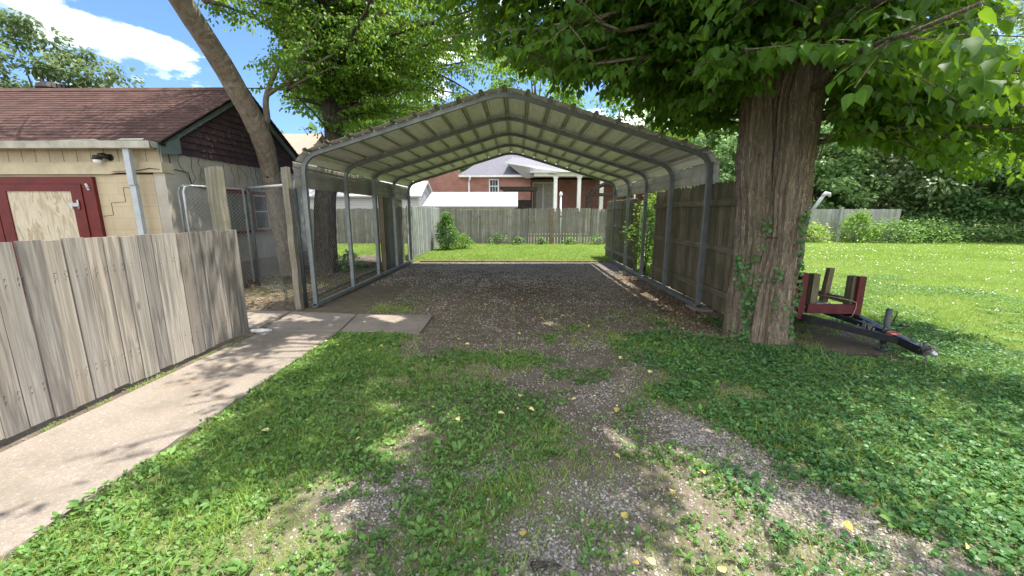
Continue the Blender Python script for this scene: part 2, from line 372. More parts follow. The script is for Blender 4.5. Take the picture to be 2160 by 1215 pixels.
# leaf templates: axis +Y, normal +Z, unit length
def T(vs, fs): return np.array(vs, float), np.array(fs, int)
LEAF_HEART = T([(0, 0, 0), (-.30, .12, .07), (-.42, .38, .10), (-.24, .72, .05), (0, 1.05, -.10), (.24, .72, .05), (.42, .38, .10), (.30, .12, .07), (0, .4, 0), (0, .72, -.02)],
               [(0, 8, 1), (1, 8, 2), (2, 8, 3), (8, 9, 3), (3, 9, 4), (0, 7, 8), (7, 6, 8), (6, 5, 8), (8, 5, 9), (5, 4, 9)])
LEAF_OVAL = T([(0, 0, 0), (-.27, .4, .06), (-.2, .75, .03), (0, 1, -.06), (.2, .75, .03), (.27, .4, .06), (0, .5, -.01)],
              [(0, 6, 1), (1, 6, 2), (2, 6, 3), (3, 6, 4), (4, 6, 5), (5, 6, 0)])
LEAF_LOW = T([(0, 0, 0), (-.33, .45, .07), (0, 1, -.05), (.33, .45, .07)], [(0, 2, 1), (0, 3, 2)])
LEAF_ROUND = T([(0, .08, 0), (-.38, -.02, .04), (-.5, .38, .06), (-.3, .78, .04), (0, .86, 0), (.3, .78, .04), (.5, .38, .06), (.38, -.02, .04), (0, .4, -.04)],
               [(0, 8, 1), (1, 8, 2), (2, 8, 3), (3, 8, 4), (4, 8, 5), (5, 8, 6), (6, 8, 7), (7, 8, 0)])
BLADE = T([(-.5, 0, 0), (.5, 0, 0), (-.32, .55, .0), (.32, .55, .0), (0, 1, 0)], [(0, 1, 3), (0, 3, 2), (2, 3, 4)])
def unit(a): return a/np.maximum(np.linalg.norm(a, axis=-1, keepdims=True), 1e-9)
def inst(tmp, pos, d, nrm, size, width=None, bend=None):
    V, F = tmp; d = unit(d); x = unit(np.cross(d, nrm)); z = np.cross(x, d); n = len(pos)
    size = np.broadcast_to(np.asarray(size, float), (n,)); width = size if width is None else np.broadcast_to(width, (n,))
    P_ = pos[:, None, :]+V[None, :, 0, None]*x[:, None, :]*width[:, None, None]+V[None, :, 1, None]*d[:, None, :]*size[:, None, None]+V[None, :, 2, None]*z[:, None, :]*size[:, None, None]
    if bend is not None: P_[:, :, :] += (bend[:, None, :]*(V[None, :, 1, None]**2))
    FF = F[None]+(np.arange(n)*len(V))[:, None, None]
    return P_.reshape(-1, 3), FF.reshape(-1, F.shape[1]), len(F)
def join(parts):
    Vs, Fs, Rs = [], [], []; o = 0
    for V, F, r in parts: Vs.append(V); Fs.append(F+o); Rs.append(r); o += len(V)
    return np.concatenate(Vs), np.concatenate(Fs), np.concatenate(Rs)
def leaves(name, tmp, pos, d, nrm, size, mat, rnd=None, parent=None, width=None, bend=None, loc=None):
    V, F, k = inst(tmp, pos, d, nrm, size, width, bend); r = rng.random(len(pos)) if rnd is None else rnd
    return np_obj(name, V, F, mat, np.repeat(r, k), parent, loc=(parent_loc(parent) if parent is not None else (0, 0, 0)) if loc is None else loc)
def rdir(n):
    v = rng.normal(size=(n, 3)); return unit(v)
# ================================================================ GROUND
CP = np.array([(-1.92,4.43,0.9,0,0),(-1.70,3.35,0.9,0,0),(-1.34,3.58,0.85,0.05,0),(-1.66,2.54,0.9,0,0),(-1.63,2.03,0.9,0,0),(-1.62,1.67,0.9,0,0),(-1.22,2.03,0.85,0.1,0),(-1.86,1.45,0.85,0,0),(-0.98,2.55,0.8,0.1,0),(-0.85,1.54,0.75,0.2,0),(-0.83,3.36,0.5,0.3,0.2),(-0.78,2.55,0.3,0.3,0.4),(-0.45,3.84,0.6,0.2,0.1),(-0.05,3.72,0.55,0.2,0.1),(0.31,4.13,0.3,0.2,0.3),(-0.91,4.44,0.1,0.3,0.5),(-0.55,4.82,0.05,0.25,0.6),(0.06,5.27,0.03,0.2,0.8),(0.53,3.85,0.1,0.4,0.4),(0.60,2.93,0.08,0.6,0.3),(0.04,3.18,0.08,0.3,0.6),(-0.54,2.91,0.5,0.2,0.2),(-0.03,2.33,0.7,0.1,0.1),(0.20,2.57,0.65,0.1,0.1),(0.38,2.70,0.15,0.3,0.5),(0.71,2.58,0.08,0.55,0.4),(1.12,2.78,0.25,0.75,0.1),(1.30,2.41,0.08,1,0),(1.41,2.07,0.08,1,0),(1.52,1.84,0.1,1,0),(1.61,1.66,0.2,0.9,0),(1.69,1.50,0.3,0.8,0),(0.86,3.19,0.1,0.4,0.3),(0.98,2.40,0.2,0.35,0.5),(0.80,2.06,0.3,0.4,0.4),(0.51,2.01,0.15,0.8,0),(-0.17,2.05,0.35,0.7,0),(0.02,1.86,0.75,0.2,0),(0.26,1.69,0.5,0.6,0),(0.12,1.48,0.2,1,0),(0.56,1.56,0.4,0.7,0),(0.92,1.62,0.65,0.5,0),(1.08,1.51,0.5,0.6,0),(1.24,1.45,0.4,0.6,0),(-0.65,1.81,0.15,0.85,0),(-0.77,1.68,0.25,0.7,0),(-0.41,1.54,0.65,0.3,0),(-0.21,1.69,0.75,0.3,0),(1.40,4.31,0.5,0.1,0.4),(1.75,3.87,0.8,0,0.1),(1.36,2.94,0.85,0.05,0),(2.21,3.41,0.9,0,0),(1.72,2.59,0.95,0,0),(2.00,2.31,0.95,0,0),(2.05,1.88,1,0,0),(2.36,1.72,1,0,0),(3.07,2.61,1,0,0),(2.69,2.96,0.95,0,0),(2.98,3.89,0.6,0,0.4),(3.65,4.06,0,0,1),(3.69,4.51,0.1,0,0.9),(3.61,3.54,0.7,0,0.2),(4.37,3.44,1,0,0),(6.47,4.92,1,0,0),(5.50,4.91,1,0,0),(2.78,4.87,0.3,0,0.6),(2.45,5.08,0.15,0.1,0.6),(2.45,6.46,0.03,0.2,0.8),(2.59,8.23,0.05,0.8,0.2),(1.85,7.23,0.05,0.6,0.3),(1.08,8.20,0.1,0.5,0.3),(-0.92,8.17,0.3,0.4,0.3),(-1.70,7.18,0.35,0.25,0.4),(-2.32,6.39,0.35,0.15,0.5),(0.07,7.21,0.02,0.1,1),(-0.49,7.66,0.1,0.15,0.8),(0.10,10.27,0.1,0.7,0.1),(-1.85,10.69,0.05,0.7,0.1),(2.15,11.24,0.05,0.9,0),(1.20,6.11,0.08,0.35,0.4),(0.42,5.80,0.02,0.15,0.8),(-4.36,7.14,0.1,0.1,0.8),(-5.33,8.11,0.05,0.1,0.8),(-3.93,8.13,0.05,0.1,0.8),(-3.60,9.42,0.1,0.4,0.4),(-6.15,13.61,0.9,0,0),(-5.21,12.90,0.3,0.5,0.2),(-1.52,13.67,1,0,0),(1.79,13.72,1,0,0),(2.93,15.44,1,0,0),(-2.92,12.54,0.9,0,0),(4.19,11.27,0.7,0,0.2),(2.82,9.15,0.1,0.5,0.3),(2.91,7.25,0.1,0.2,0.7),(10.39,13.85,1,0,0),(10.99,11.37,1,0,0),(13.71,11.41,1,0,0),(6.28,7.30,1,0,0),(7.21,6.53,1,0,0),(-3.34,4.78,0.3,0,0.6),(-2.85,5.00,0.3,0,0.5)])
# far-field anchors so that everything beyond the yard is lawn
FAR = [(x, y, 1, 0, 0) for x, y in ((-4, 16), (0, 15), (4, 16), (8, 10), (14, 8), (20, 14), (8, 4), (6, 2), (4.5, 1), (3.2, .5), (-6.2, 16), (-1.9, .8), (-1.8, 0), (14, 18), (24, 16), (30, 8), (10, 0), (5, 13), (5.6, 8.5), (6, 6), (-20, -10), (20, -10), (0, -9))]
DRV = [(-.3, 4.6, .04, .3, .5), (.3, 5, .03, .3, .6), (.8, 4.6, .06, .35, .4), (1.2, 5.2, .06, .3, .5), (.7, 3.5, .12, .45, .3), (.9, 3.15, .12, .6, .3), (.2, 4.5, .12, .3, .4), (-.7, 5.2, .04, .3, .5), (1.7, 5.4, .06, .3, .6), (-.2, 5.6, .04, .3, .6), (.8, 5.8, .04, .4, .5), (1.0, 3.9, .12, .45, .3), (-1.0, 5.9, .1, .3, .5), (0.2, .9, .6, .5, 0), (1.4, .8, .6, .5, 0), (2.0, .3, .7, .4, 0), (-.5, .8, .6, .4, 0), (0.3, 0, .5, .5, 0), (.75, 1.75, .55, .4, .1), (.3, 2.25, .5, .3, .2), (1.1, 1.9, .4, .5, .1), (-.1, 1.75, .65, .3, 0), (.9, 2.2, .45, .4, .3), (1.35, 1.68, .6, .45, 0), (-.45, 2.3, .7, .2, .1), (.55, 3.4, .25, .3, .4), (1.0, 2.65, .3, .4, .4), (-.25, 3.3, .5, .2, .3), (-.2, 2.9, .45, .25, .3),
       (-1.5, 10.0, .08, .5, .35), (0, 9.0, .1, .6, .2), (1.5, 10, .06, .75, .1), (-2.6, 9.5, .15, .3, .6), (-2.9, 7.4, .2, .3, .6), (2.4, 9.6, .05, .8, .1), (0.9, 9.8, .05, .75, .1), (-.4, 11.4, .05, .75, 0), (-4.6, 9, .05, .1, .8), (-5, 10.5, .1, .1, .7), (-4.2, 6.4, .2, .1, .6)]
CPS = np.concatenate([CP, np.array(FAR), np.array(DRV)])
def zones(x, y):
    x = np.asarray(x, float); y = np.asarray(y, float)
    wx = x+.22*(fbm(x*1.7, y*1.7, 5)-.5)*2; wy = y+.22*(fbm(x*1.7+9, y*1.7, 9)-.5)*2
    d2 = (wx[..., None]-CPS[:, 0])**2+(wy[..., None]-CPS[:, 1])**2
    w = 1/(d2+.012)**1.7; w /= w.sum(-1, keepdims=True)
    g = (w*CPS[:, 2]).sum(-1); gv = (w*CPS[:, 3]).sum(-1)*.95; dk = (w*CPS[:, 4]).sum(-1)
    lawn = ((y > 12.02) & (x > -3.2) & (y < 18.9)) | ((x > 3.25) & (y > 5.4+1.2*(fbm(x*2, y*2, 3)-.5)))
    g = np.where(lawn, 1., g); gv = np.where(lawn, 0., gv); dk = np.where(lawn, 0, dk)
    under = (y < 11.98) & (y > 5.8) & (x > -3.2) & (x < 2.8)
    g = np.where(under, np.minimum(g*1.4, .6), g)
    strip = (x < -3.22) & (y < 4.8); g = np.where(strip, .22, g); dk = np.where(strip, .6, dk); gv = np.where(strip, .1, gv)
    return g, gv, dk
def axis_pts(segs):
    out = []
    for a, b, st in segs: out += list(np.arange(a, b, st))
    return np.array(out)
gx = axis_pts([(-400, -40, 40), (-40, -8, 2), (-8, -4, .25), (-4, 5.5, .06), (5.5, 12, .4), (12, 40, 2), (40, 401, 40)])
gy = axis_pts([(-300, -20, 40), (-20, -1, 1.5), (-1, 1, .25), (1, 8, .06), (8, 13, .1), (13, 20, .5), (20, 60, 4), (60, 601, 60)])
X, Y = np.meshgrid(gx, gy)
def gz(x, y):
    near = np.clip((7-np.hypot(x-.5, y-4))/4, 0, 1)
    hole = -.05*np.exp(-(((x-3.62)/.22)**2+((y-4.02)/.10)**2))
    return (fbm(x*1.1, y*1.1, 21, 3)-.5)*.05*near+(fbm(x*7, y*7, 31, 3)-.5)*.016*near+hole-.004
Zg = gz(X, Y)
onw = ((X > -3.5) & (X < -2.1) & (Y < 5.8)) | ((X > -4.6) & (X < -1.05) & (Y > 4.55) & (Y < 6.0))
Zg = np.where(onw, np.minimum(Zg, -.006), Zg)
gdz, gvz, dkz = zones(X, Y)
nx = len(gx); idx = np.arange(len(gy)*nx).reshape(len(gy), nx)
Fg = np.stack([idx[:-1, :-1], idx[:-1, 1:], idx[1:, 1:], idx[1:, :-1]], -1).reshape(-1, 4)
ground = np_obj('ground', np.stack([X, Y, Zg], -1).reshape(-1, 3), Fg, M['ground'], smooth=True); tag(ground, kind='structure')
for nm, arr in (('green', gdz), ('gravel', gvz), ('dark', dkz)):
    a = ground.data.attributes.new(nm, 'FLOAT', 'POINT'); a.data.foreach_set('value', arr.astype(np.float32).ravel())
# ---- walkway slabs with joints
b = MB()
def slab(poly):
    n = len(poly); e = .012; cx = sum(p[0] for p in poly)/n; cy = sum(p[1] for p in poly)/n
    t = [(p[0]+(cx-p[0])*e*1.0, p[1]+(cy-p[1])*e) for p in poly]
    vs = [(p[0], p[1], -.08) for p in poly]+[(p[0], p[1], .018) for p in poly]+[(p[0], p[1], .026) for p in t]
    fs = [tuple(range(2*n, 3*n))]
    for i in range(n):
        j = (i+1) % n; fs += [(i, j, n+j, n+i), (n+i, n+j, 2*n+j, 2*n+i)]
    b.add(vs, fs)
def rag(x, y0, y1, n, amp): return [(x+random.uniform(-amp, amp), y0+(y1-y0)*i/n) for i in range(1, n)]
ys = [-1.5, 1.2, 4.76]
for y0, y1 in zip(ys[:-1], ys[1:]):
    xl, xr = -3.24, -2.25
    slab([(xl, y0+.006)]+[(xr, y0+.006)]+rag(xr, y0, y1, 34, .012)+[(xr, y1-.006), (xl, y1-.006)])
slab([(-2.246, 4.77), (-1.22, 4.70), (-1.24, 5.56), (-2.36, 5.60)])
slab([(-3.24, 4.77), (-2.262, 4.772), (-2.376, 5.602), (-3.42, 5.74)])
slab([(-4.9, 4.88), (-3.40, 4.90), (-3.434, 5.742), (-4.9, 5.85)])
tag(b.build('walkway', M['conc']), kind='structure')
tag(MB().box(-3.0, 2.62, 11.96, 12.04, -.05, .04, jit=.006).build('timber_edging', M['timber']), 'low weathered timber laid across the far end of the gravel drive', 'edging board')
# ================================================================ CARPORT
cp = thing('carport', (-.19, 6.09, 0), 'open sided carport with bent grey steel frames and ribbed pale sheet roof', 'carport')
XL, XR = -3.22, 2.84; CX = -.19; ZE = 2.30; ZR = 3.20
def arch(off=0., zl=0.):
    """outline from left foot up over the ridge to right foot, offset outward"""
    sl_ = (ZR-ZE)/(CX-XL); pts = [(XL-off, zl)]
    # knee arc
    rk = .24; pts.append((XL-off, ZE-rk))
    a1 = math.atan(sl_)
    kx, kz = XL, ZE
    for t in (.15, .35, .55, .75, .95):
        p0 = Vector((kx-off, ZE-rk)); p1 = Vector((kx-off*.9, ZE+off)); p2 = Vector((kx+rk*cos(a1), ZE+rk*sin(a1)+off))
        q = p0*(1-t)**2+p1*2*t*(1-t)+p2*t*t; pts.append((q.x, q.y))
    for t in (.02, .33, .66): 
        x = XL+rk+(CX-.28-XL-rk)*t; pts.append((x, ZE+(x-XL)*sl_+off))
    for t in (0, .25, .5):
        p0 = Vector((CX-.28, ZR-.28*sl_+off)); p1 = Vector((CX, ZR+off)); p2 = Vector((CX+.28, ZR-.28*sl_+off))
        q = p0*(1-t)**2+p1*2*t*(1-t)+p2*t*t; pts.append((q.x, q.y))
    return pts+[(2*CX-p[0], p[1]) for p in pts[-2::-1]]
def resample(pr, step):
    P_ = [Vector(p) for p in pr]; out = []; acc = 0; L_ = [0]
    for a, c in zip(P_[:-1], P_[1:]): L_.append(L_[-1]+(c-a).length)
    tot = L_[-1]; n = int(tot/step); res = []
    for i in range(n+1):
        d = tot*i/n
        for k in range(len(L_)-1):
            if L_[k+1] >= d-1e-9: break
        t = (d-L_[k])/max(L_[k+1]-L_[k], 1e-9); q = P_[k].lerp(P_[k+1], min(1, t)); tg = (P_[k+1]-P_[k]).normalized(); res.append((q, Vector((-tg.y, tg.x)), d, tot))
    return res
RS = resample([p for p in arch(.0) if p[1] > 2.2], .17)
FY = [6.09, 7.55, 9.0, 10.42, 11.86]
fr_me = None
for i, y in enumerate(FY):
    bb = MB(); A_ = arch(0, .05)
    bb.tube([(p[0], y, p[1]) for p in A_], .031, square=True, up=(0, 1, 0), r=.5)
    # sleeve joints
    for s in (-1, 1):
        bb.tube([(CX+s*3.03, y, 1.62), (CX+s*3.03, y, 1.98)], .0345, square=True, up=(0, 1, 0))
        bb.box(CX+s*3.03-.05, CX+s*3.03+.05, y-.05, y+.05, .04, .065)
    n0 = len(bb.f)
    for q, nrm, d, tot in RS[1:-1]:
        for sy in (-1, 1):
            c = Vector((q.x+nrm.x*.036, y+sy*.040, q.y+nrm.y*.036)); bb.box(c.x-.009, c.x+.009, c.y-.009, c.y+.009, c.z-.008, c.z+.006)  # white chips standing for daylight that leaks in at the roof screws
    f = bb.build2('steel_frame', M['galv'], M['white'], n0, cp)
for x in (XL, XR):
    b = MB(); b.tube([(x, 6.04, .045), (x, 8.9, .045), (x, 11.92, .045)], .032, square=True, up=(0, 0, 1))
    b.tube([(x, 8.75, .045), (x, 9.2, .045)], .035, square=True, up=(0, 0, 1)); b.build('base_rail', M['galv'], cp)
# ribbed sheet: profile along arch outline, extruded in y with wavy joins
prof = arch(.045, 1.9)
def sheet(pr, y0, y1, pitch, name, mid=None):
    rs = resample(pr, .0085); vs = []; v2 = []; ybr = [y0, y0+.02]+[y0+(y1-y0)*t for t in (.25, .5, .75)]+[y1]
    c = rs[-1][3]/2
    for j, y in enumerate(ybr):
        for q, nrm, d, tot in rs:
            u = abs((d-c+pitch/2) % pitch-pitch/2)
            h = .038 if u < .024 else (.038*(1-(u-.024)/.010) if u < .034 else 0)
            u2 = abs((d-c) % (pitch)-pitch/2); u2 = abs(u2); u3 = abs(u2-pitch*.0)
            m = (d-c+pitch/2) % pitch
            for mm in (pitch*.18, pitch*.82):
                if abs(m-mm) < .012: h = max(h, .005)
            jt = .006*sin(d*9+y)+.004*sin(d*31+y*3)
            yy = y+(jt if j in (0, len(ybr)-1) else 0); vs.append((q.x+nrm.x*h, yy, q.y+nrm.y*h)); v2.append((q.x+nrm.x*(h+.006), yy-(.004 if j == 0 else 0), q.y+nrm.y*(h+.006)))
    n = len(rs); F = [(j*n+i, j*n+i+1, (j+1)*n+i+1, (j+1)*n+i) for j in range(len(ybr)-1) for i in range(n-1)]; N = len(vs)
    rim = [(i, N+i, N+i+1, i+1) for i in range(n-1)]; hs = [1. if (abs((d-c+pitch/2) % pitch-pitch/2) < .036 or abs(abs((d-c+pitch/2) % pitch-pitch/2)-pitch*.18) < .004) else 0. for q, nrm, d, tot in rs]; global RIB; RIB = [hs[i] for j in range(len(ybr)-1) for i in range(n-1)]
    return vs+v2, F+[tuple(N+a for a in f[::-1]) for f in F]+rim
# roof (between the knees) and two side sheets
up = [p for p in prof if p[1] > 2.16]
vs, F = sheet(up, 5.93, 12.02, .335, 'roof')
def thick(vs, F, name, mat_in, mat_out, th=.0025):
    V = np.array(vs); roof = name == 'roof_sheet'
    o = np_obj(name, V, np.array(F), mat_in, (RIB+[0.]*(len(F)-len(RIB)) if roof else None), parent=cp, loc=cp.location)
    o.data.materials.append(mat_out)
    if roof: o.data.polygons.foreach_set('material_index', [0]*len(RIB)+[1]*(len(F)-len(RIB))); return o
    md = o.modifiers.new('thickness', 'SOLIDIFY'); md.thickness = th; md.offset = 1; md.material_offset = 0; md.material_offset_rim = 1
    return o
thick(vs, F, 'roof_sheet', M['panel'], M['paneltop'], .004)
for sx, zb in ((-1, 1.86), (1, 1.93)):
    xo = CX+sx*(3.03+.05); pts = []
    vs = []; zz = np.arange(zb, 2.235, .0125); ybr = [5.90, 7.4, 9, 10.4, 12.02]
    for y in ybr:
        for z in zz:
            u = (z-zb) % .125; h = .014 if u < .03 else (.014*(1-(u-.03)/.02) if u < .05 else 0)
            vs.append((xo+sx*(h+.004*sin(y*3)), y, z))
    n = len(zz); F = [(j*n+i, j*n+i+1, (j+1)*n+i+1, (j+1)*n+i) for j in range(len(ybr)-1) for i in range(n-1)]
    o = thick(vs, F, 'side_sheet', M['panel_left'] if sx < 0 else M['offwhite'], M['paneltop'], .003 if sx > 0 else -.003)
# ================================================================ concrete block under right front leg
b = MB(); b.box(2.70, 2.98, 5.86, 6.2, -.03, .045, jit=.012); tag(b.build('concrete_block', M['conc']), 'rough concrete footing under the nearest right leg of the carport', 'concrete block')
# ================================================================ FENCES
def boards_x(mb, x, th, y0, y1, w, z0, ztop, gap=.006, dog=0, jz=.01, jx=.004, r=None, tilt=.004):
    """vertical boards in a fence running along Y at x"""
    y = y0
    while y < y1-.02:
        ww = w*random.uniform(.94, 1.05); ye = min(y+ww, y1)
        zt = (ztop(y) if callable(ztop) else ztop)+random.uniform(-jz, jz); zb = z0+random.uniform(-.012, .012)
        xx = x+random.uniform(-jx, jx); t = random.uniform(-tilt, tilt); c = min(dog, (ye-y)*.3)
        poly = [(y+gap/2, zb), (ye-gap/2, zb), (ye-gap/2+t, zt-c), (ye-gap/2-c+t, zt), (y+gap/2+c+t, zt), (y+gap/2+t, zt-c)] if dog else [(y+gap/2, zb), (ye-gap/2, zb), (ye-gap/2+t, zt+random.uniform(-.003, .003)), (y+gap/2+t, zt)]
        mb.prism(poly, 0, xx-th/2, xx+th/2); y = ye
def boards_y(mb, y, th, x0, x1, w, z0, ztop, gap=.006, dog=0, jz=.015, jy=.004, tilt=.006):
    x = x0
    while x < x1-.02:
        ww = w*random.uniform(.94, 1.05); xe = min(x+ww, x1); zt = (ztop(x) if callable(ztop) else ztop)+random.uniform(-jz, jz)
        t = random.uniform(-tilt, tilt); c = min(dog, (xe-x)*.3); yy = y+random.uniform(-jy, jy); g = gap(x) if callable(gap) else gap
        poly = [(x+g/2, z0), (xe-g/2, z0), (xe-g/2+t, zt-c), (xe-g/2-c+t, zt), (x+g/2+c+t, zt), (x+g/2+t, zt-c)]
        mb.prism(poly, 1, yy-th/2, yy+th/2); x = xe
# near left fence
fn = thing('board_fence', (-3.37, 3.3, 0), 'low pale weathered board fence beside the concrete walkway', 'fence')
b = MB(); boards_x(b, -3.355, .018, .6, 4.69, .142, .045, lambda y: 1.315-.008*(y-2), .007, 0, .009, .007, None, .006)
n0 = len(b.f)
for i, yy in enumerate(np.arange(.67, 4.66, .142)):
    for z in (.28, .32, 1.03, 1.07):
        for dy in (-.035, .035): b.tube([(-3.347, yy+dy, z+random.uniform(-.006, .006)), (-3.342, yy+dy, z)], .003, 6)
b.build2('board_panel', M['near_wood'], M['galv_dark'], n0, fn)
b = MB(); b.tube([(-3.385, .6, .3), (-3.385, 4.66, .3)], .022, square=True, up=(0, 0, 1)); b.build('rail', M['near_wood'], fn)
b = MB(); b.tube([(-3.385, .6, 1.05), (-3.385, 4.66, 1.05)], .022, square=True, up=(0, 0, 1)); b.build('rail', M['near_wood'], fn)
def post(name, x, y, w, h, label, mat='post_wood', d=None, cut=0.):
    b = MB(); d = d or w; n = 10; vs = []
    for k in range(n+1):
        z = -.05+(h+.05)*k/n; ox = .004*sin(k*1.7+x*3); oy = .004*cos(k*2.1+y)
        for sx, sy in ((-1, -1), (1, -1), (1, 1), (-1, 1)): vs.append((x+sx*w/2+ox, y+sy*d/2+oy, z+(cut*sx if k == n else 0)))
    fs = [(k*4+q, k*4+(q+1) % 4, (k+1)*4+(q+1) % 4, (k+1)*4+q) for k in range(n) for q in range(4)]+[(3, 2, 1, 0), (n*4, n*4+1, n*4+2, n*4+3)]
    b.add(vs, fs, .7); return tag(b.build(name, M[mat], loc=(x, y, 0)), label, 'post')
post('wooden_post', -3.60, 4.79, .13, 2.02, 'thick split wooden post rising behind the end of the low board fence', cut=.01)
post('wooden_post', -3.43, 5.98, .09, 2.15, 'tall mossy wooden post beside the nearest left leg of the carport', cut=.006)
# right tall fence seen from its rail side
def rail_fence(name, label, x, y0, y1, top, posts):
    f = thing(name, (x, (y0+y1)/2, 0), label, 'fence', 'dark privacy fence panels right of the carport')
    b = MB(); boards_x(b, x, .018, y0, y1, .142, .02, top, .005, .03, .018); b.build('board_panel', M['right_wood'], f)
    for z in (.30, .96, 1.64):
        b = MB(); b.box(x-.05, x-.011, y0, y1, z-.045, z+.045, jit=.004); b.build('rail', M['rail_wood'], f)
    for py in posts:
        b = MB(); b.box(x+.012, x+.10, py-.045, py+.045, 0, 1.8); b.build('post', M['right_wood'], f)
    return f
rail_fence('privacy_fence', 'long dark wooden privacy fence behind the right side of the carport', 3.07, 5.0, 8.96, lambda y: 1.95, (5.6, 7.2, 8.9))
rail_fence('privacy_fence', 'short dark wooden fence section beyond the vine filled gap', 3.05, 10.35, 13.7, lambda y: 1.86, (10.4, 13.6))
# left rear dark panel + pale side fence
f = thing('fence_panel', (-3.5, 11, 0), 'dark rough board panel standing along the left rear side of the carport', 'fence')
b = MB(); boards_x(b, -3.46, .02, 10.35, 12.0, .24, .02, lambda y: 1.9-.02*(y-10.2), .008, 0, .01, .012); b.build('board_panel', M['post_wood'], f)
b = MB(); b.box(-3.56, -3.44, 10.2, 10.31, 0, 1.93); b.build('post', M['right_wood'], f)
f = thing('side_fence', (-3.45, 15, 0), 'pale blue grey board fence running back from the left rear carport corner', 'fence')
b = MB(); boards_x(b, -3.42, .02, 12.25, 14.5, .14, .02, 1.70, .006, .03, .015, .008); b.build('board_panel', M['pale_wood'], f)
b = MB(); boards_x(b, -3.44, .02, 14.5, 17.45, .14, .02, 1.69, .006, .03, .015, .008); b.build('board_panel', M['pale_wood'], f)
# back fence
f = thing('back_fence', (0, 18.9, 0), 'long grey dog eared picket fence across the back of the yard', 'fence')
b = MB(); boards_y(b, 18.9, .02, -14, 7.5, .14, .03, lambda x: 1.67+.03*sin(x*.8), lambda x: .004 if x < .4 else .028, .032, .025, .006, .01); b.build('picket_panel', M['rear_wood'], f)
for z in (.4, 1.3):
    b = MB(); b.box(-14, 7.5, 18.915, 18.955, z-.045, z+.045); b.build('rail', M['rear_wood'], f)
for px in (-11, -8.6, -6.2, -3.8, 4.2, 6.6):
    b = MB(); b.box(px-.045, px+.045, 18.96, 19.05, 0, 1.6); b.build('post', M['rear_wood'], f)
b = MB(); b.box(1.52, 1.64, 18.84, 18.885, .02, 1.66, jit=.004); o = b.build('post', M['timber'], f); o['label'] = 'tan newer post on the picket fence'
# far right fence
f = thing('boundary_fence', (16, 21, 0), 'sunlit weathered board fence at the far edge of the right lawn', 'fence')
b = MB(); boards_y(b, 21, .02, 9, 19.8, .15, .02, lambda x: 1.66, .004, .0, .01, .006)
b.build('board_panel', M['pale_wood'], f)
post('lawn_post', 16.1, 20.2, .14, 1.75, 'slim grey post standing in front of the far lawn fence', 'pale_wood')
b = MB(); b.tube([(15.5, 21.5, 1.4), (15.8, 21.4, 2.0), (15.98, 21.3, 2.42)], [.10, .09, .08], 10); b.tube([(15.88, 21.3, 2.34), (16.05, 21.3, 2.46), (16.22, 21.3, 2.42), (16.28, 21.3, 2.28)], [.08, .12, .11, .06], 10)
tag(b.build('curved_pipe', M['blue_grey'], loc=(15.6, 21.5, 0)), 'pale bent pipe showing above the far lawn fence', 'pipe')
# ================================================================ CHAIN LINK
def chain_mesh(mb, p0, p1, h, z0=.05, sp=.066, rr=.0012):
    p0 = Vector(p0); p1 = Vector(p1); Ln = (p1-p0).length; d = (p1-p0)/Ln; H = h-z0
    nrm = Vector((-d.y, d.x, 0))
    def P_(u, z): return p0+d*u+Vector((0, 0, z0+z))+nrm*.003*sin(u*40)
    k = -int(H/sp)-1
    while k*sp < Ln:
        u0 = k*sp
        a = max(0, u0); bb = min(Ln, u0+H)
        if bb-a > .02:
            mb.tube([P_(a, a-u0), P_((a+bb)/2, (a+bb)/2-u0), P_(bb, bb-u0)], rr, 3, smooth=False, cap=False)
            mb.tube([P_(a, H-(a-u0))+nrm*.004, P_(bb, H-(bb-u0))+nrm*.004], rr, 3, smooth=False, cap=False)
        k += 1
cl = thing('chain_link_fence', (-4.4, 7, 0), 'galvanised chain link fence from the mossy post toward the garage', 'fence', 'chain link fences left of the carport')
a0, a1 = (-3.50, 6.06, 0), (-5.35, 7.95, 0)
b = MB(); b.tube([(a0[0], a0[1], 1.90), (a1[0], a1[1], 1.97)], .021, 10); b.build('top_rail', M['galv_rail'], cl)
b = MB(); chain_mesh(b, a0, a1, 1.9, .05, .085, .0007); b.build('wire_mesh', M['galv_rail'], cl)
b = MB(); b.tube([(a1[0], a1[1], 0), (a1[0], a1[1], 2.0)], .03, 10); b.build('post', M['galv_dark'], cl)
cl2 = thing('chain_link_fence', (-3.42, 8, 0), 'chain link fence running back along the left side of the carport', 'fence', 'chain link fences left of the carport')
c0, c1 = (-3.40, 6.12, 0), (-3.60, 10.2, 0)
b = MB(); b.tube([(*c0[:2], 1.92), (*c1[:2], 1.95)], .018, 10); b.build('top_rail', M['galv_dark'], cl2)
b = MB(); b.tube([(*c0[:2], .10), (*c1[:2], .06)], .018, 10); b.build('bottom_rail', M['galv_dark'], cl2)
b = MB(); chain_mesh(b, c0, c1, 1.9, .08, .085, .0008); b.build('wire_mesh', M['galv_rail'], cl2)
for p in ((-3.40, 6.12), (-3.59, 10.15)):
    b = MB(); b.tube([(*p, 0), (*p, 1.98)], .03, 10); b.build('post', M['galv_dark'], cl2)
cg = thing('chain_link_gate', (-5.6, 7.4, 0), 'chain link gate with rounded pipe frame folded beside the garage corner', 'gate')
g0, g1 = Vector((-5.42, 7.9, 0)), Vector((-5.84, 6.98, 0))
b = MB(); gp = [g0+Vector((0, 0, .1)), g0+Vector((0, 0, 1.95)), g1+(g0-g1)*.10+Vector((0, 0, 1.96)), g1+(g0-g1)*.03+Vector((0, 0, 1.93)), g1+Vector((0, 0, 1.85)), g1+Vector((0, 0, .1))]
b.tube(gp, .021, 10); b.build('frame', M['galv_rail'], cg)
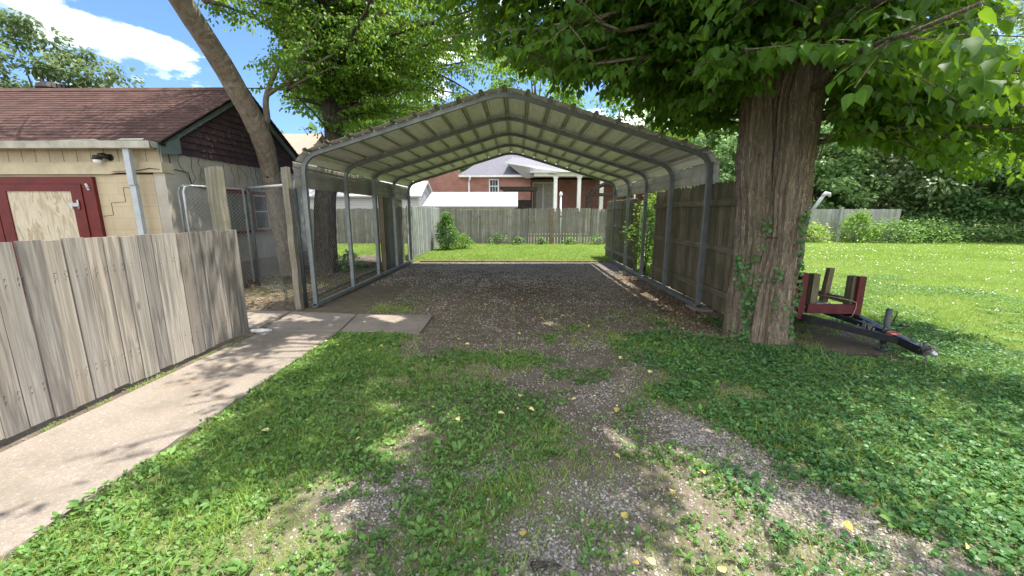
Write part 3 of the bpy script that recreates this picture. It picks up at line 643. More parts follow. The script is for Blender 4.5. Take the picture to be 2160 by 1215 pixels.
b = MB(); gq = [p+Vector((-.05, -.04, 0)) for p in gp[2:]]; b.tube(gq, .018, 10); b.build('frame', M['galv'], cg)
b = MB(); chain_mesh(b, g1, g0, 1.9, .1, .07, .0022); b.build('wire_mesh', M['galv_rail'], cg)
# ================================================================ GARAGE
ga = thing('garage', (-9, 9, 0), 'old tan garage with maroon shingle roof and red framed plywood doors', 'garage')
GX0, GX1, GY0, GY1 = -15.0, -6.1, 6.95, 11.45; ZEV = 2.58; YR = 9.2; ZRG = 4.12
b = MB(); b.box(GX0, GX1-.2, GY0, GY0+.2, 0, 2.14)
b.build('front_wall', M['tan'], ga)
b = MB(); b.box(GX1-.198, GX1, GY0+.004, GY1, 0, 2.56); b.box(GX0, GX1-.2, GY1-.2, GY1, 0, 2.56)
b.build('side_wall', M['stucco'], ga)
b = MB(); b.box(GX1+.001, GX1+.06, GY0+.5, GY1, 0, .42, jit=.004); b.build('foundation', M['conc'], ga)
# siding strip + beam over doors
b = MB(); x = GX0
while x < GX1-.02:
    b.box(x+.003, min(x+.235, GX1)-.003, GY0-.005, GY0+.2, 2.31, 2.60); x += .24
b.box(GX0, GX1-.01, GY0+.03, GY0+.18, 2.31, 2.60); b.build('siding', M['tanboard'], ga)
b = MB(); b.prism([(GX0, 2.142), (-7.02, 2.142), (-6.9, 2.17), (GX1+.02, 2.17), (GX1+.02, 2.34), (GX0, 2.33)], 1, GY0-.05, GY0+.19); b.build('beam', M['tanboard'], ga)
b = MB(); b.tube([(-6.12, GY0-.055, 2.22), (-6.3, GY0-.055, 2.235), (-6.5, GY0-.057, 2.20), (-6.95, GY0-.056, 2.185)], [.004, .008, .006, .003], 5); b.build('split', M['darkwood'], ga)
# doors
dr = MB(); dr.box(-7.73+.205, -7.32, GY0-.06, GY0, 0, 2.10); dr.box(-10.6, -7.525, GY0-.06, GY0, 1.98, 2.10); dr.box(-10.6, -10.4, GY0-.06, GY0, 0, 1.98); dr.build('door_frame', M['red'], ga)
for xa, xb in ((-9.06, -7.535), (-10.4, -9.08)):
    d = MB(); d.box(xa+.19, xb-.19, GY0-.055, GY0-.02, .1, 1.86); dd = d.build('door', M['ply'], ga)
    e = MB(); e.box(xa, xa+.19, GY0-.075, GY0-.02, .02, 1.975); e.box(xb-.19, xb, GY0-.075, GY0-.02, .02, 1.975); e.box(xa+.19, xb-.19, GY0-.075, GY0-.02, 1.86, 1.975); e.box(xa+.19, xb-.19, GY0-.075, GY0-.02, .02, .1)
    e.build('trim', M['red'], dd)
    h = MB(); h.box(xb-.26, xb-.08, GY0-.085, GY0-.076, 1.60, 1.66); h.tube([(xb-.08, GY0-.09, 1.55), (xb-.08, GY0-.09, 1.71)], .014, 8); h.box(xb-.24, xb-.2, GY0-.085, GY0-.077, 1.56, 1.60); h.build('hinge', M['silver'], dd)
h = MB(); h.prism([(-7.46, 1.98), (-7.42, 1.99), (-7.38, 1.88), (-7.42, 1.87)], 1, GY0-.075, GY0-.061); h.tube([(-7.44, GY0-.08, 1.96), (-7.40, GY0-.08, 1.90)], .008, 6); h.build('latch', M['silver'], ga)
# roof: shingle courses
def gable_roof(mb, x0, x1, yr, zr, ye, ze, n, th=.012):
    dy = (ye-yr)/n; dz = (ze-zr)/n; nl = math.hypot(dy, dz); ny, nz_ = (abs(dz)/nl*(1 if dy > 0 else -1)), abs(dy)/nl
    for i in range(n):
        ya, za = yr+dy*i, zr+dz*i; yb, zb = yr+dy*(i+1.08), zr+dz*(i+1.08)
        x = x0-random.random()*.3
        xs = [x0]
        while x < x1:
            x += .33; 
            if x > x0+.02: xs.append(min(x, x1))
        for xa, xb in zip(xs[:-1], xs[1:]):
            if xb-xa < .02: continue
            w = random.uniform(-.002, .002); lo = random.uniform(-.006, .006)
            pts = [(ya, za-.01), (yb+dy*lo, zb+dz*lo-.01)]
            vs = []
            for X_ in (xa+.001, xb-.001):
                vs += [(X_, ya, za-.012), (X_, yb, zb-.012), (X_, yb+ny*(th+w), zb+nz_*(th+w)), (X_, ya+ny*.001, za+.001)]
            mb.add(vs, [(0, 1, 2, 3), (7, 6, 5, 4), (3, 2, 6, 7), (2, 1, 5, 6), (1, 0, 4, 5)])
b = MB(); RX0, RX1 = -15.3, -5.93; YE0, ZE0 = 6.80, 2.665; YE1 = 11.62
gable_roof(b, RX0, RX1, YR, ZRG+.03, YE0, ZE0, 21); gable_roof(b, RX0, RX1, YR, ZRG+.03, YE1, ZE0+.0, 21)
x = RX0
while x < RX1: b.prism([(YR-.14, ZRG-.045), (YR, ZRG+.05), (YR+.14, ZRG-.045), (YR+.14, ZRG-.03), (YR, ZRG+.066), (YR-.14, ZRG-.03)], 0, x, min(x+.298, RX1)); x += .3
rf = b.build('roof', M['roof_garage'], ga)
b = MB(); sl1 = (ZRG-ZE0)/(YR-YE0)
b.add([(RX0, YE0+.02, ZE0-.04), (RX1-.01, YE0+.02, ZE0-.04), (RX1-.01, YR, ZRG-.02), (RX0, YR, ZRG-.02), (RX0, YE1-.02, ZE0-.04), (RX1-.01, YE1-.02, ZE0-.04)], [(0, 1, 2, 3), (3, 2, 5, 4)]); b.build('roof_deck', M['darkwood'], ga)
# gable wall + shingles
b = MB(); b.prism([(GY0, 2.56), (GY1, 2.56), (YR, ZRG-.08)], 0, GX1-.19, GX1-.002); b.build('gable_wall', M['darkwood'], ga)
b = MB(); row = 0; z = 2.52
while z < ZRG-.15:
    y = GY0-.05+(.09 if row % 2 else 0); hw = (ZRG-.1-z)/(ZRG-2.62)*(YR-GY0)
    while y < GY1:
        y0, y1 = y, y+.178
        if y0 > YR-hw-.08 and y1 < YR+hw+.08:
            c = random.uniform(-.004, .004); zt = min(z+.17, 9)
            def lim(yy): return ZRG-.06-abs(yy-YR)*sl1
            z0_, z1_ = min(zt, lim(y0)), min(zt, lim(y1)); zb = z+random.uniform(-.008, .008)
            if z0_ > zb+.02 or z1_ > zb+.02:
                z0_ = max(z0_, zb+.01); z1_ = max(z1_, zb+.01)
                vs = [(GX1+.034+c, y0, zb+.008), (GX1+.034+c, (y0+y1)/2, zb-.004), (GX1+.034+c, y1, zb+.008), (GX1+.004, y1, z1_), (GX1+.004, y0, z0_), (GX1, y0, zb+.008), (GX1, (y0+y1)/2, zb-.004), (GX1, y1, zb+.008)]
                b.add(vs, [(0, 1, 2, 3, 4), (0, 5, 6, 1), (1, 6, 7, 2), (2, 7, 3), (0, 4, 5)])
        y += .185
    z += .125; row += 1
b.build('gable_shingles', M['gable_shingle'], ga)
for sy in (-1, 1):
    b = MB(); ye = YE0 if sy < 0 else YE1
    b.prism([(ye, ZE0-.16), (ye, ZE0-.02), (YR, ZRG-.02), (YR, ZRG-.16)], 0, GX1+.05, GX1+.10); b.build('fascia', M['green_grey'], ga)
b = MB(); b.prism([(GY0-.12, 2.45), (GY0+.30, 2.52), (GY0+.30, 2.80), (GY0-.12, 2.62)], 0, GX1+.101, GX1+.112); b.build('flashing', M['green_grey'], ga)
# gutter, downspout
b = MB(); b.prism([(6.68, 2.54), (6.82, 2.54), (6.82, 2.65), (6.815, 2.65), (6.815, 2.55), (6.70, 2.55), (6.665, 2.648), (6.655, 2.648)], 0, RX0, -6.02); b.box(-6.03, -6.02, 6.66, 6.83, 2.54, 2.65); b.build('gutter', M['offwhite'], ga)
b = MB(); b.box(RX0, RX1-.05, 6.83, 6.94, 2.60, 2.645); b.build('soffit', M['darkwood'], ga)
b = MB(); b.prism([(-7.6, 2.655), (-6.9, 2.66), (-6.95, 2.675), (-7.5, 2.668)], 1, 6.70, 6.74); b.prism([(-6.6, 2.66), (-6.15, 2.667), (-6.12, 2.69), (-6.5, 2.69)], 1, 6.70, 6.74); b.build('loose_flashing', M['offwhite'], ga)
b = MB(); b.box(-6.55, -6.45, 6.73, 6.80, 1.95, 2.54); b.box(-6.55, -6.45, 6.75, 6.82, 0, 1.96); b.build('downspout', M['blue_grey'], ga)
# wall lamp
lm = MB(); lm.tube([(-6.98, GY0-.02, 2.42), (-6.98, GY0+.02, 2.42)], .055, 14); lm.tube([(-6.98, GY0-.02, 2.42), (-7.0, GY0-.10, 2.44), (-7.05, GY0-.14, 2.42)], [.04, .045, .05], 10); lm.tube([(-7.08, GY0-.14, 2.44), (-7.08, GY0-.14, 2.37)], [.05, .065], 14)
lo = lm.build('wall_lamp', M['black'], ga)
g = MB(); g.tube([(-7.08, GY0-.14, 2.37), (-7.08, GY0-.14, 2.345), (-7.08, GY0-.14, 2.31), (-7.08, GY0-.14, 2.29)], [.058, .06, .045, .01], 14); g.build('lamp_shade', M['bulb'], lo)
# gable wall windows and boards
b = MB(); yA, yB, z0_, z1_ = 7.95, 10.95, 1.10, 1.95
b.box(GX1+.001, GX1+.05, yA, yA+.28, z0_, z1_); b.box(GX1+.001, GX1+.05, 8.98, 9.14, z0_, z1_); b.box(GX1+.001, GX1+.05, 9.68, 10.2, z0_, z1_); b.box(GX1+.001, GX1+.05, 10.80, yB, z0_, z1_)
b.box(GX1+.001, GX1+.055, yA-.02, yB, z1_-.055, z1_+.02); b.box(GX1+.001, GX1+.08, yA-.04, yB, z0_-.05, z0_); b.build('window_surround', M['darkred'], ga)
b = MB(); b.box(GX1+.001, GX1+.03, 8.23, 8.6, z0_, z1_-.056, r=.2); b.box(GX1+.001, GX1+.035, 8.61, 8.98, z0_, z1_-.056, r=.7); b.build('boarding', M['rear_wood'], ga)
for wa, wb in ((9.14, 9.68), (10.2, 10.80)):
    w = MB()
    for (p, q, r, s) in ((wa, wa+.03, z0_, z1_-.056), (wb-.03, wb, z0_, z1_-.056), (wa+.03, wb-.03, z0_, z0_+.03), (wa+.03, wb-.03, z1_-.09, z1_-.056), (wa+.03, wb-.03, 1.50, 1.53)): w.box(GX1+.001, GX1+.04, p, q, r, s)
    wo_ = w.build('window', M['offwhite'], ga); q = MB(); q.box(GX1+.001, GX1+.02, wa+.03, wb-.03, z0_+.03, z1_-.09); q.build('pane', M['glass'], wo_)
b = MB(); b.tube([(GX1+.012, 7.0, 2.52), (GX1+.012, 7.08, 2.5), (GX1+.012, 7.10, 2.25), (GX1+.012, 7.45, 2.22), (GX1+.012, 7.50, 1.98), (GX1+.012, 7.9, 1.95)], .007, 6); b.build('cable', M['darkwood'], ga)
b = MB(); b.tube([(-6.62, GY0-.008, 2.14), (-6.62, GY0-.003, 1.92), (-6.86, GY0-.003, 1.92), (-6.86, GY0-.003, 1.68), (-7.12, GY0-.003, 1.66), (-7.12, GY0-.003, 1.45), (-7.3, GY0-.003, 1.43)], .0045, 4, smooth=False); b.build('step_crack', M['darkwood'], ga)
b = MB()
for s in range(14):
    y = 7.15+random.random()*3.4; z = 2.5; pts = [(GX1+.012, y, z)]
    for k in range(random.randint(3, 7)): y += random.uniform(-.06, .09); z -= random.uniform(.05, .12); pts.append((GX1+.012, y, z))
    b.tube(pts, .003, 4)
b.build('dry_vine', M['darkwood'], ga)
# roof vent
b = MB(); cx, cy, cz = -10.6, YR+.35, ZRG-.06
pr = [(0.16, 0), (.17, .05), (.27, .10), (.31, .19), (.27, .28), (.14, .33), (.02, .34)]
for k in range(22):
    a0_ = 2*pi*k/22; a1_ = a0_+.17; vs = []
    for r_, h_ in pr[1:]: vs += [(cx+r_*cos(a0_), cy+r_*sin(a0_), cz+h_), (cx+r_*.88*cos(a1_+.08), cy+r_*.88*sin(a1_+.08), cz+h_)]
    b.add(vs, [(2*i, 2*i+1, 2*i+3, 2*i+2) for i in range(len(pr)-2)], .5)
b.tube([(cx, cy, cz-.1), (cx, cy, cz+.06)], .17, 16); b.tube([(cx, cy, cz+.05), (cx, cy, cz+.32)], .2, 16)
b.build('roof_vent', M['black'], ga)
# ================================================================ HOUSES
bh = thing('brick_house', (0, 34, 0), 'red brick house with grey hip roof and white columned porch behind the yard', 'house')
HY = 32; b = MB(); b.box(-7.6, .9, HY, HY+12, 0, 4.2); b.box(.9, 13, HY+2.4, HY+12, 0, 4.2); b.box(-11.5, -7.6, HY-2.0, HY+12, 0, 5.2)
b = MB(); b.box(-7.6, 1.0, HY, HY+12, 0, 4.2); b.box(1.0, 13, HY+2.4, HY+12, 0, 4.2)
b.prism([(-7.6, 4.2), (-4.2, 4.2), (-4.2, 4.25), (-6.2, 6.2), (-7.6, 6.2)], 1, HY+.002, HY+.2)
b.build('wall', M['brick'], bh)
# hip roof
ov = .5; x0, x1, y0, y1 = -4.6, 13.5, HY-ov, HY+12.5; zr = 8.4
vs = [(x0, y0, 4.35), (x1, y0, 4.35), (x1, y1, 4.35), (x0, y1, 4.35), (x0+5.2, y0+5.8, zr), (x1-5.2, y0+5.8, zr)]
b = MB(); b.add(vs, [(0, 1, 5, 4), (1, 2, 5), (2, 3, 4, 5), (3, 0, 4)]); b.build('roof', M['roof_grey'], bh)
b = MB(); b.box(x0, 1.0, y0-.02, y0+.10, 4.18, 4.34); b.box(x0-.02, x0+.1, y0+.101, y1, 4.18, 4.34); b.box(x0+.1, 1.0, y0+.1, HY-.002, 4.18, 4.2); b.build('gutter', M['white'], bh)
b = MB(); b.tube([(-3.7, y0, 4.2), (-3.75, y0+.1, 4.0), (-3.85, HY-.08, 3.8), (-3.85, HY-.08, 0)], .07, square=True, up=(0, 1, 0)); b.build('downspout', M['white'], bh)
def house_window(xa, xb, za, zb, Y_):
    w = MB(); t = .09
    w.box(xa, xa+t, Y_-.05, Y_-.002, za, zb); w.box(xb-t, xb, Y_-.05, Y_-.002, za, zb); w.box(xa+t, xb-t, Y_-.05, Y_-.002, za, za+t); w.box(xa+t, xb-t, Y_-.05, Y_-.002, zb-t, zb); zm = (za+zb)/2; w.box(xa+t, xb-t, Y_-.045, Y_-.002, zm-.03, zm+.03)
    for k in (1, 2): xx = xa+t+(xb-xa-2*t)*k/3; w.box(xx-.012, xx+.012, Y_-.035, Y_-.002, za+t, zm-.031); w.box(xx-.012, xx+.012, Y_-.035, Y_-.002, zm+.031, zb-t)
    o = w.build('window', M['white'], bh); q = MB(); q.box(xa+t, xb-t, Y_-.02, Y_-.003, za+t, zb-t); q.build('pane', M['glass'], o)
house_window(-2.28, -1.50, 2.98, 4.06, HY)
# porch with shed roof
b = MB(); b.box(1.0, 13, HY-2.0, HY+2.4, 0, 1.55); b.build('porch_floor', M['conc'], bh)
def col(x):
    c = MB(); c.box(x-.13, x+.13, HY-2.0+.1, HY-2.0+.36, 1.55, 3.98); c.box(x-.18, x+.18, HY-2.0+.05, HY-2.0+.41, 3.981, 4.1); c.box(x-.18, x+.18, HY-2.0+.05, HY-2.0+.41, 1.551, 1.7); c.build('column', M['white'], bh)
for x in (2.80, 4.55, 6.22, 8.6): col(x)
PYf = HY-2.0
# porch roof: gable end facing left with siding
b = MB(); b.add([(-.9, HY-.6, 5.25), (2.95, PYf-.3, 4.45), (13, PYf-.3, 4.45), (13, HY+3, 6.2), (-.2, HY+3, 6.3)], [(0, 1, 2, 3, 4)]); b.build('porch_roof', M['roof_grey'], bh)
b = MB(); b.add([(-.9, HY-.62, 5.22), (2.95, PYf-.32, 4.42), (2.95, PYf-.32, 4.25), (.6, PYf+1.35, 4.05)], [(0, 3, 2, 1)]); b.build('gable_siding', M['siding'], bh)
b = MB(); b.tube([(-.95, HY-.66, 5.24), (2.98, PYf-.36, 4.44)], .07, square=True, up=(0, 0, 1)); b.tube([(2.98, PYf-.36, 4.44), (13, PYf-.36, 4.44)], .08, square=True, up=(0, 0, 1)); b.box(1.2, 13, PYf+.1, PYf+.34, 4.101, 4.34); b.build('porch_fascia', M['white'], bh)
b = MB(); b.box(.9, 13, PYf-.3, HY+2.39, 4.345, 4.40); b.build('porch_ceiling', M['white'], bh)
d = MB(); DY = HY+2.4
for p, q, r, s in ((1.22, 1.34, 1.56, 4.0), (2.95, 3.07, 1.56, 4.0), (1.34, 2.95, 3.88, 4.0), (2.08, 2.2, 1.56, 3.88)): d.box(p, q, DY-.08, DY-.002, r, s)
do = d.build('french_door', M['white'], bh)
d = MB(); d.box(1.34, 2.08, DY-.05, DY-.003, 1.56, 3.88); d.box(2.2, 2.95, DY-.05, DY-.003, 1.56, 3.88); d.build('pane', M['offwhite'], do)
b = MB(); b.tube([(.55, HY+5, 7.6), (.75, HY+5, 7.6)], .1, 8); b.build('roof_vent', M['black'], bh)
# low dark pergola by the brick wall
pg = thing('pergola', (.2, 29.3, 0), 'dark timber pergola with flat slatted top beside the french doors', 'pergola')
b = MB()
for k in range(9): b.box(-1.3+.0*k, 1.35, 28.6+k*.18, 28.66+k*.18, 3.15+random.uniform(-.02, .02), 3.28)
b.box(-1.1, 1.4, 28.5, 28.56, 3.0, 3.14); b.box(-1.1, 1.4, 30.1, 30.16, 3.0, 3.14)
b.build('slatted_top', M['darkwood'], pg)
for px in (-.9, 1.2):
    for py in (28.6, 30.0): c = MB(); c.box(px-.09, px+.09, py-.06, py+.06, 0, 2.99); c.build('post', M['darkwood'], pg)
b = MB(); b.box(-.95, 1.0, 30.2, 30.3, 0, 2.4); b.build('screen_panel', M['darkwood'], pg)
# arched dark pergola right
pg = thing('garden_arbor', (6.4, 28.5, 0), 'brown timber arbor with arched top at the right end of the porch', 'arbor')
b = MB()
for yy in (27.6, 29.2):
    b.tube([(5.0, yy, 2.6), (5.25, yy, 3.05), (5.75, yy, 3.38), (6.4, yy, 3.5), (7.05, yy, 3.38), (7.55, yy, 3.05), (7.8, yy, 2.6)], .07, square=True, up=(0, 1, 0)); b.box(4.9, 7.9, yy-.03, yy+.03, 2.62, 2.78)
for k in range(7): x = 5.3+k*.37; b.box(x-.03, x+.03, 27.5, 29.3, 2.86+.45*math.sin(pi*(k+.5)/7.), 2.95+.45*math.sin(pi*(k+.5)/7.))
b.build('arched_top', M['darkwood'], pg)
for px in (5.0, 7.8):
    for py in (27.6, 29.2): c = MB(); c.box(px-.08, px+.08, py-.08, py+.08, 0, 2.6); c.build('post', M['darkwood'], pg)
# white shed
sh = thing('garden_shed', (-2.6, 23.5, 0), 'long low shed with bright white panelled roof just beyond the picket fence', 'shed')
b = MB(); b.box(-5.1, -.15, 22.6, 24.9, 0, 1.79); b.build('wall', M['offwhite'], sh)
b = MB(); b.add([(-5.35, 22.4, 1.84), (.0, 22.4, 1.84), (.0, 23.7, 2.66), (-5.05, 23.7, 2.66), (-5.35, 25.1, 1.84), (0, 25.1, 1.84), (-5.35, 22.4, 1.78), (0, 22.4, 1.78), (0, 25.1, 1.78), (-5.35, 25.1, 1.78)], [(0, 1, 2, 3), (3, 2, 5, 4), (6, 7, 1, 0), (7, 8, 5, 2, 1), (9, 6, 0, 3, 4), (6, 9, 8, 7)]); b.build('roof', M['shedroof'], sh)
# white building at left
sh = thing('white_outbuilding', (-10, 24, 0), 'white sided gabled outbuilding left of the brick house', 'outbuilding')
b = MB(); b.prism([(22.1, 0), (25.3, 0), (25.3, 2.45), (23.7, 3.2), (22.1, 2.45)], 0, -17, -5.45); b.build('wall', M['siding'], sh)
b = MB(); b.add([(-17.2, 21.85, 2.38), (-5.25, 21.85, 2.38), (-5.25, 23.7, 3.30), (-17.2, 23.7, 3.30), (-17.2, 25.5, 2.38), (-5.25, 25.5, 2.38), (-17.2, 21.85, 2.30), (-5.25, 21.85, 2.30), (-5.25, 23.7, 3.20), (-5.25, 25.5, 2.30)], [(0, 1, 2, 3), (3, 2, 5, 4), (6, 7, 1, 0), (7, 8, 2, 1), (8, 9, 5, 2)]); b.build('roof', M['shedroof'], sh)
# far house with tan roof behind the garage
sh = thing('neighbour_house', (-19, 30, 0), 'neighbouring house with pinkish tan roof peeking above the garage', 'house')
b = MB(); b.prism([(26, 0), (34, 0), (34, 4.0), (30, 6.9), (26, 4.0)], 0, -24, -14.6); b.build('wall', M['siding'], sh)
b = MB(); b.add([(-24.4, 25.6, 3.9), (-14.2, 25.6, 3.9), (-14.2, 30, 7.1), (-24.4, 30, 7.1), (-24.4, 34.4, 3.9), (-14.2, 34.4, 3.9)], [(0, 1, 2, 3), (3, 2, 5, 4)]); b.build('roof', M['roof_tan'], sh)
# white lamp post
b = MB(); b.tube([(2.19, 20.6, 0), (2.19, 20.6, 2.3)], .045, 8); b.tube([(2.19, 20.6, 2.3), (2.19, 20.6, 2.34), (2.19, 20.6, 2.46), (2.19, 20.6, 2.52)], [.05, .09, .07, .02], 8); b.tube([(2.19, 20.6, 1.5), (2.19, 20.6, 1.56)], .08, 8)
tag(b.build('lamp_post', M['white'], loc=(2.19, 20.6, 0)), 'slim white garden lamp post between the porch columns', 'lamp post')
# ================================================================ TRAILER
tr = thing('utility_trailer', (3.8, 5.4, 0), 'small utility trailer with red boards and black tongue beside the big trunk', 'trailer')
ZB = .29
b = MB(); b.prism([(3.49, ZB+.01), (4.10, ZB+.005), (4.09, ZB+.12), (3.50, ZB+.12)], 1, 4.66, 4.70); b.build('front_board', M['trailer_red'], tr)
b = MB(); b.box(4.055, 4.135, 4.655, 4.70, ZB, .75); b.build('corner_post', M['trailer_red'], tr)
b = MB(); b.box(4.02, 4.11, 4.702, 4.80, ZB, .745, r=.3); b.build('stake', M['right_wood'], tr)
b = MB(); b.box(3.38, 3.455, 4.66, 4.74, ZB-.06, .79); b.box(3.33, 3.36, 4.66, 6.5, ZB-.02, ZB+.35); b.build('side_board', M['trailer_red'], tr)
b = MB(); b.box(3.66, 3.74, 4.85, 4.94, ZB, .75, r=.5); b.build('stake', M['right_wood'], tr)
b = MB(); b.prism([(4.05, .3), (4.12, .3), (4.15, .78), (4.09, .78)], 1, 5.16, 5.23, r=.6); b.build('stake', M['right_wood'], tr)
b = MB(); b.box(4.10, 4.15, 4.83, 6.7, ZB+.09, ZB+.16, r=.1); b.build('side_rail', M['rail_wood'], tr)
b = MB()
for k in range(5): b.box(3.47+k*.125, 3.59+k*.125, 4.71, 6.7, ZB+.02, ZB+.045)
b.build('deck', M['rear_wood'], tr)
b = MB(); b.tube([(3.42, 6.6, .26), (3.43, 4.72, .25), (3.5, 4.62, .245), (4.03, 4.04, .17)], .035, square=True, up=(0, 0, 1)); b.build('tongue_beam', M['steel_black'], tr)
b = MB(); b.tube([(4.13, 6.6, .26), (4.13, 4.72, .25), (4.10, 4.6, .245), (4.07, 4.04, .17)], .033, square=True, up=(0, 0, 1)); b.build('tongue_beam', M['steel_black'], tr)
b = MB(); b.tube([(3.85, 5.6, .275), (3.87, 4.7, .27), (4.05, 4.12, .205)], .026, square=True, up=(0, 0, 1)); b.build('tongue_beam', M['steel_black'], tr)
b = MB(); b.tube([(4.035, 4.14, .19), (4.065, 3.80, .135)], .042, square=True, up=(0, 0, 1)); b.build('tongue_tip', M['steel_black'], tr)
b = MB(); b.tube([(4.03, 4.16, .193), (4.04, 4.08, .180)], .0445, square=True, up=(0, 0, 1)); b.build('rust_patch', M['patch'], tr)
b = MB(); b.tube([(4.065, 3.81, .15), (4.07, 3.74, .145), (4.075, 3.71, .135), (4.08, 3.69, .13)], [.028, .032, .028, .012], 12); b.build('coupler', M['silver'], tr)
b = MB(); b.tube([(4.05, 4.22, .07), (4.05, 4.22, .46)], .030, 14); b.tube([(4.05, 4.22, .46), (4.05, 4.22, .47)], .024, 12); b.tube([(4.05, 4.22, .02), (4.05, 4.22, .08)], .022, 10); b.box(4.0, 4.10, 4.17, 4.27, .0, .018)
jk = b.build('jack', M['galv_dark'], tr)
b = MB(); b.tube([(4.08, 4.22, .29), (4.20, 4.20, .285)], .010, 8); b.tube([(4.18, 4.2, .285), (4.26, 4.19, .285)], .014, 8); b.tube([(4.075, 4.2, .44), (4.12, 4.2, .445), (4.115, 4.2, .40), (4.09, 4.2, .33)], .005, 6); b.build('jack_handle', M['steel_black'], jk)
b = MB()
def ring(mb, c, ax, r=.014, t=.0032):
    ax = Vector(ax).normalized(); u = ax.orthogonal().normalized(); w = ax.cross(u); pts = [Vector(c)+(u*cos(a)*r*1.3+w*sin(a)*r*.8) for a in np.linspace(0, 2*pi, 11)]; mb.tube(pts, t, 5, cap=False)
for k in range(70): ring(b, (4.055+random.gauss(0, .028), 3.77+random.gauss(0, .028), .18+random.gauss(0, .018)), (random.gauss(0, 1), random.gauss(0, 1), random.gauss(0, 1)))
for k in range(8): ring(b, (4.03+.004*k, 3.77-.003*k, .15-k*.02), ((1, 0, 0) if k % 2 else (0, 1, 0)))
for k in range(26): ring(b, (3.93+random.gauss(0, .05), 4.28+random.gauss(0, .05), .265+random.gauss(0, .012)), (random.gauss(0, 1), random.gauss(0, 1), random.gauss(0, 1)))
b.build('chain', M['chain'], tr)
for x in (3.22, 4.20):
    w = MB(); w.tube([(x-.06, 6.15, .25), (x+.06, 6.15, .25)], .25, 28); wo_ = w.build('wheel', M['black'], tr); w = MB(); w.tube([(x-.065, 6.15, .25), (x+.065, 6.15, .25)], .13, 18); w.build('rim', M['silver'], wo_)
b = MB(); b.tube([(4.0, 4.655, .46), (4.04, 4.63, .44), (4.05, 4.64, .36), (4.03, 4.65, .27), (4.0, 4.7, .24)], .003, 6); b.tube([(4.0, 4.655, .46), (3.93, 4.8, .47), (3.8, 5.1, .46)], .003, 6); b.build('wire', M['ply'], tr)
# ================================================================ TREES
def trunk_mesh(mb_list, path, radii, seed, ridges=17, amp=.045, seg=96, step=.035, flare=0.):
    P_ = [Vector(p) for p in path]; cum = [0]
    for a, c in zip(P_[:-1], P_[1:]): cum.append(cum[-1]+(c-a).length)
    n = int(cum[-1]/step); th = np.arange(seg)*2*pi/seg; rings = []
    for i in range(n+1):
        d = cum[-1]*i/n; k = min(max(0, int(np.searchsorted(cum, d, 'right'))-1), len(P_)-2); t = (d-cum[k])/(cum[k+1]-cum[k]); ts = t
        p0 = P_[max(k-1, 0)]; p1 = P_[k]; p2 = P_[k+1]; p3 = P_[min(k+2, len(P_)-1)]
        c = .5*((2*p1)+(-p0+p2)*t+(2*p0-5*p1+4*p2-p3)*t*t+(-p0+3*p1-3*p2+p3)*t**3)
        tg = (p2-p1).normalized(); r = radii[k]+(radii[k+1]-radii[k])*ts
        u = Vector((1, 0, 0)); u = (u-tg*u.dot(tg)).normalized(); w = tg.cross(u)
        wob = fbm(np.cos(th)*1.2+seed+5, np.sin(th)*1.2+d*.55, seed, 3)
        rn = fbm((th*ridges/(2*pi))+seed*3+(fbm(th*0+d*1.3, th*0+seed, seed+2, 2)-.5)*2.2, th*0+d*2.2, seed+7, 3)
        rdg = 1-np.abs(2*((th*ridges/(2*pi)+1.8*fbm(np.cos(th)*1.5+d*1.1, np.sin(th)*1.5+d*.7, seed+3, 3)) % 1)-1)
        fl = flare*np.exp(-d/.16)*(1+.7*np.sin(th*5+seed)+.3*np.sin(th*9))
        rr = r*(1+.16*(wob-.5))+amp*r*(rdg-.5)+amp*r*2.0*(rn-.5)+fl
        rings.append(np.array(c)+np.outer(np.cos(th)*rr, np.array(u))+np.outer(np.sin(th)*rr, np.array(w)))
    V = np.concatenate(rings); ids = np.arange((n+1)*seg).reshape(n+1, seg)
    F = np.stack([ids[:-1], np.roll(ids[:-1], -1, 1), np.roll(ids[1:], -1, 1), ids[1:]], -1).reshape(-1, 4)
    mb_list.append((V, F, np.full(len(F), .5)))
def mk_trunk(name, parts, mat, parent):
    V, F, r = join(parts); return np_obj(name, V, F, mat, r, parent, smooth=True, loc=parent_loc(parent))
def bough(s, az, L_, rise, droop, rad, nseg=7):
    d = np.array([cos(az), sin(az), 0]); t = np.linspace(0, 1, nseg+1)[:, None]
    wob = np.cumsum(rng.normal(0, .025*L_, (nseg+1, 3)), 0)*np.linspace(0, 1, nseg+1)[:, None]
    return np.array(s)+d*L_*t+np.array([0, 0, 1])*(rise*t-droop*t*t)*L_+wob, rad*(1-.85*t[:, 0])
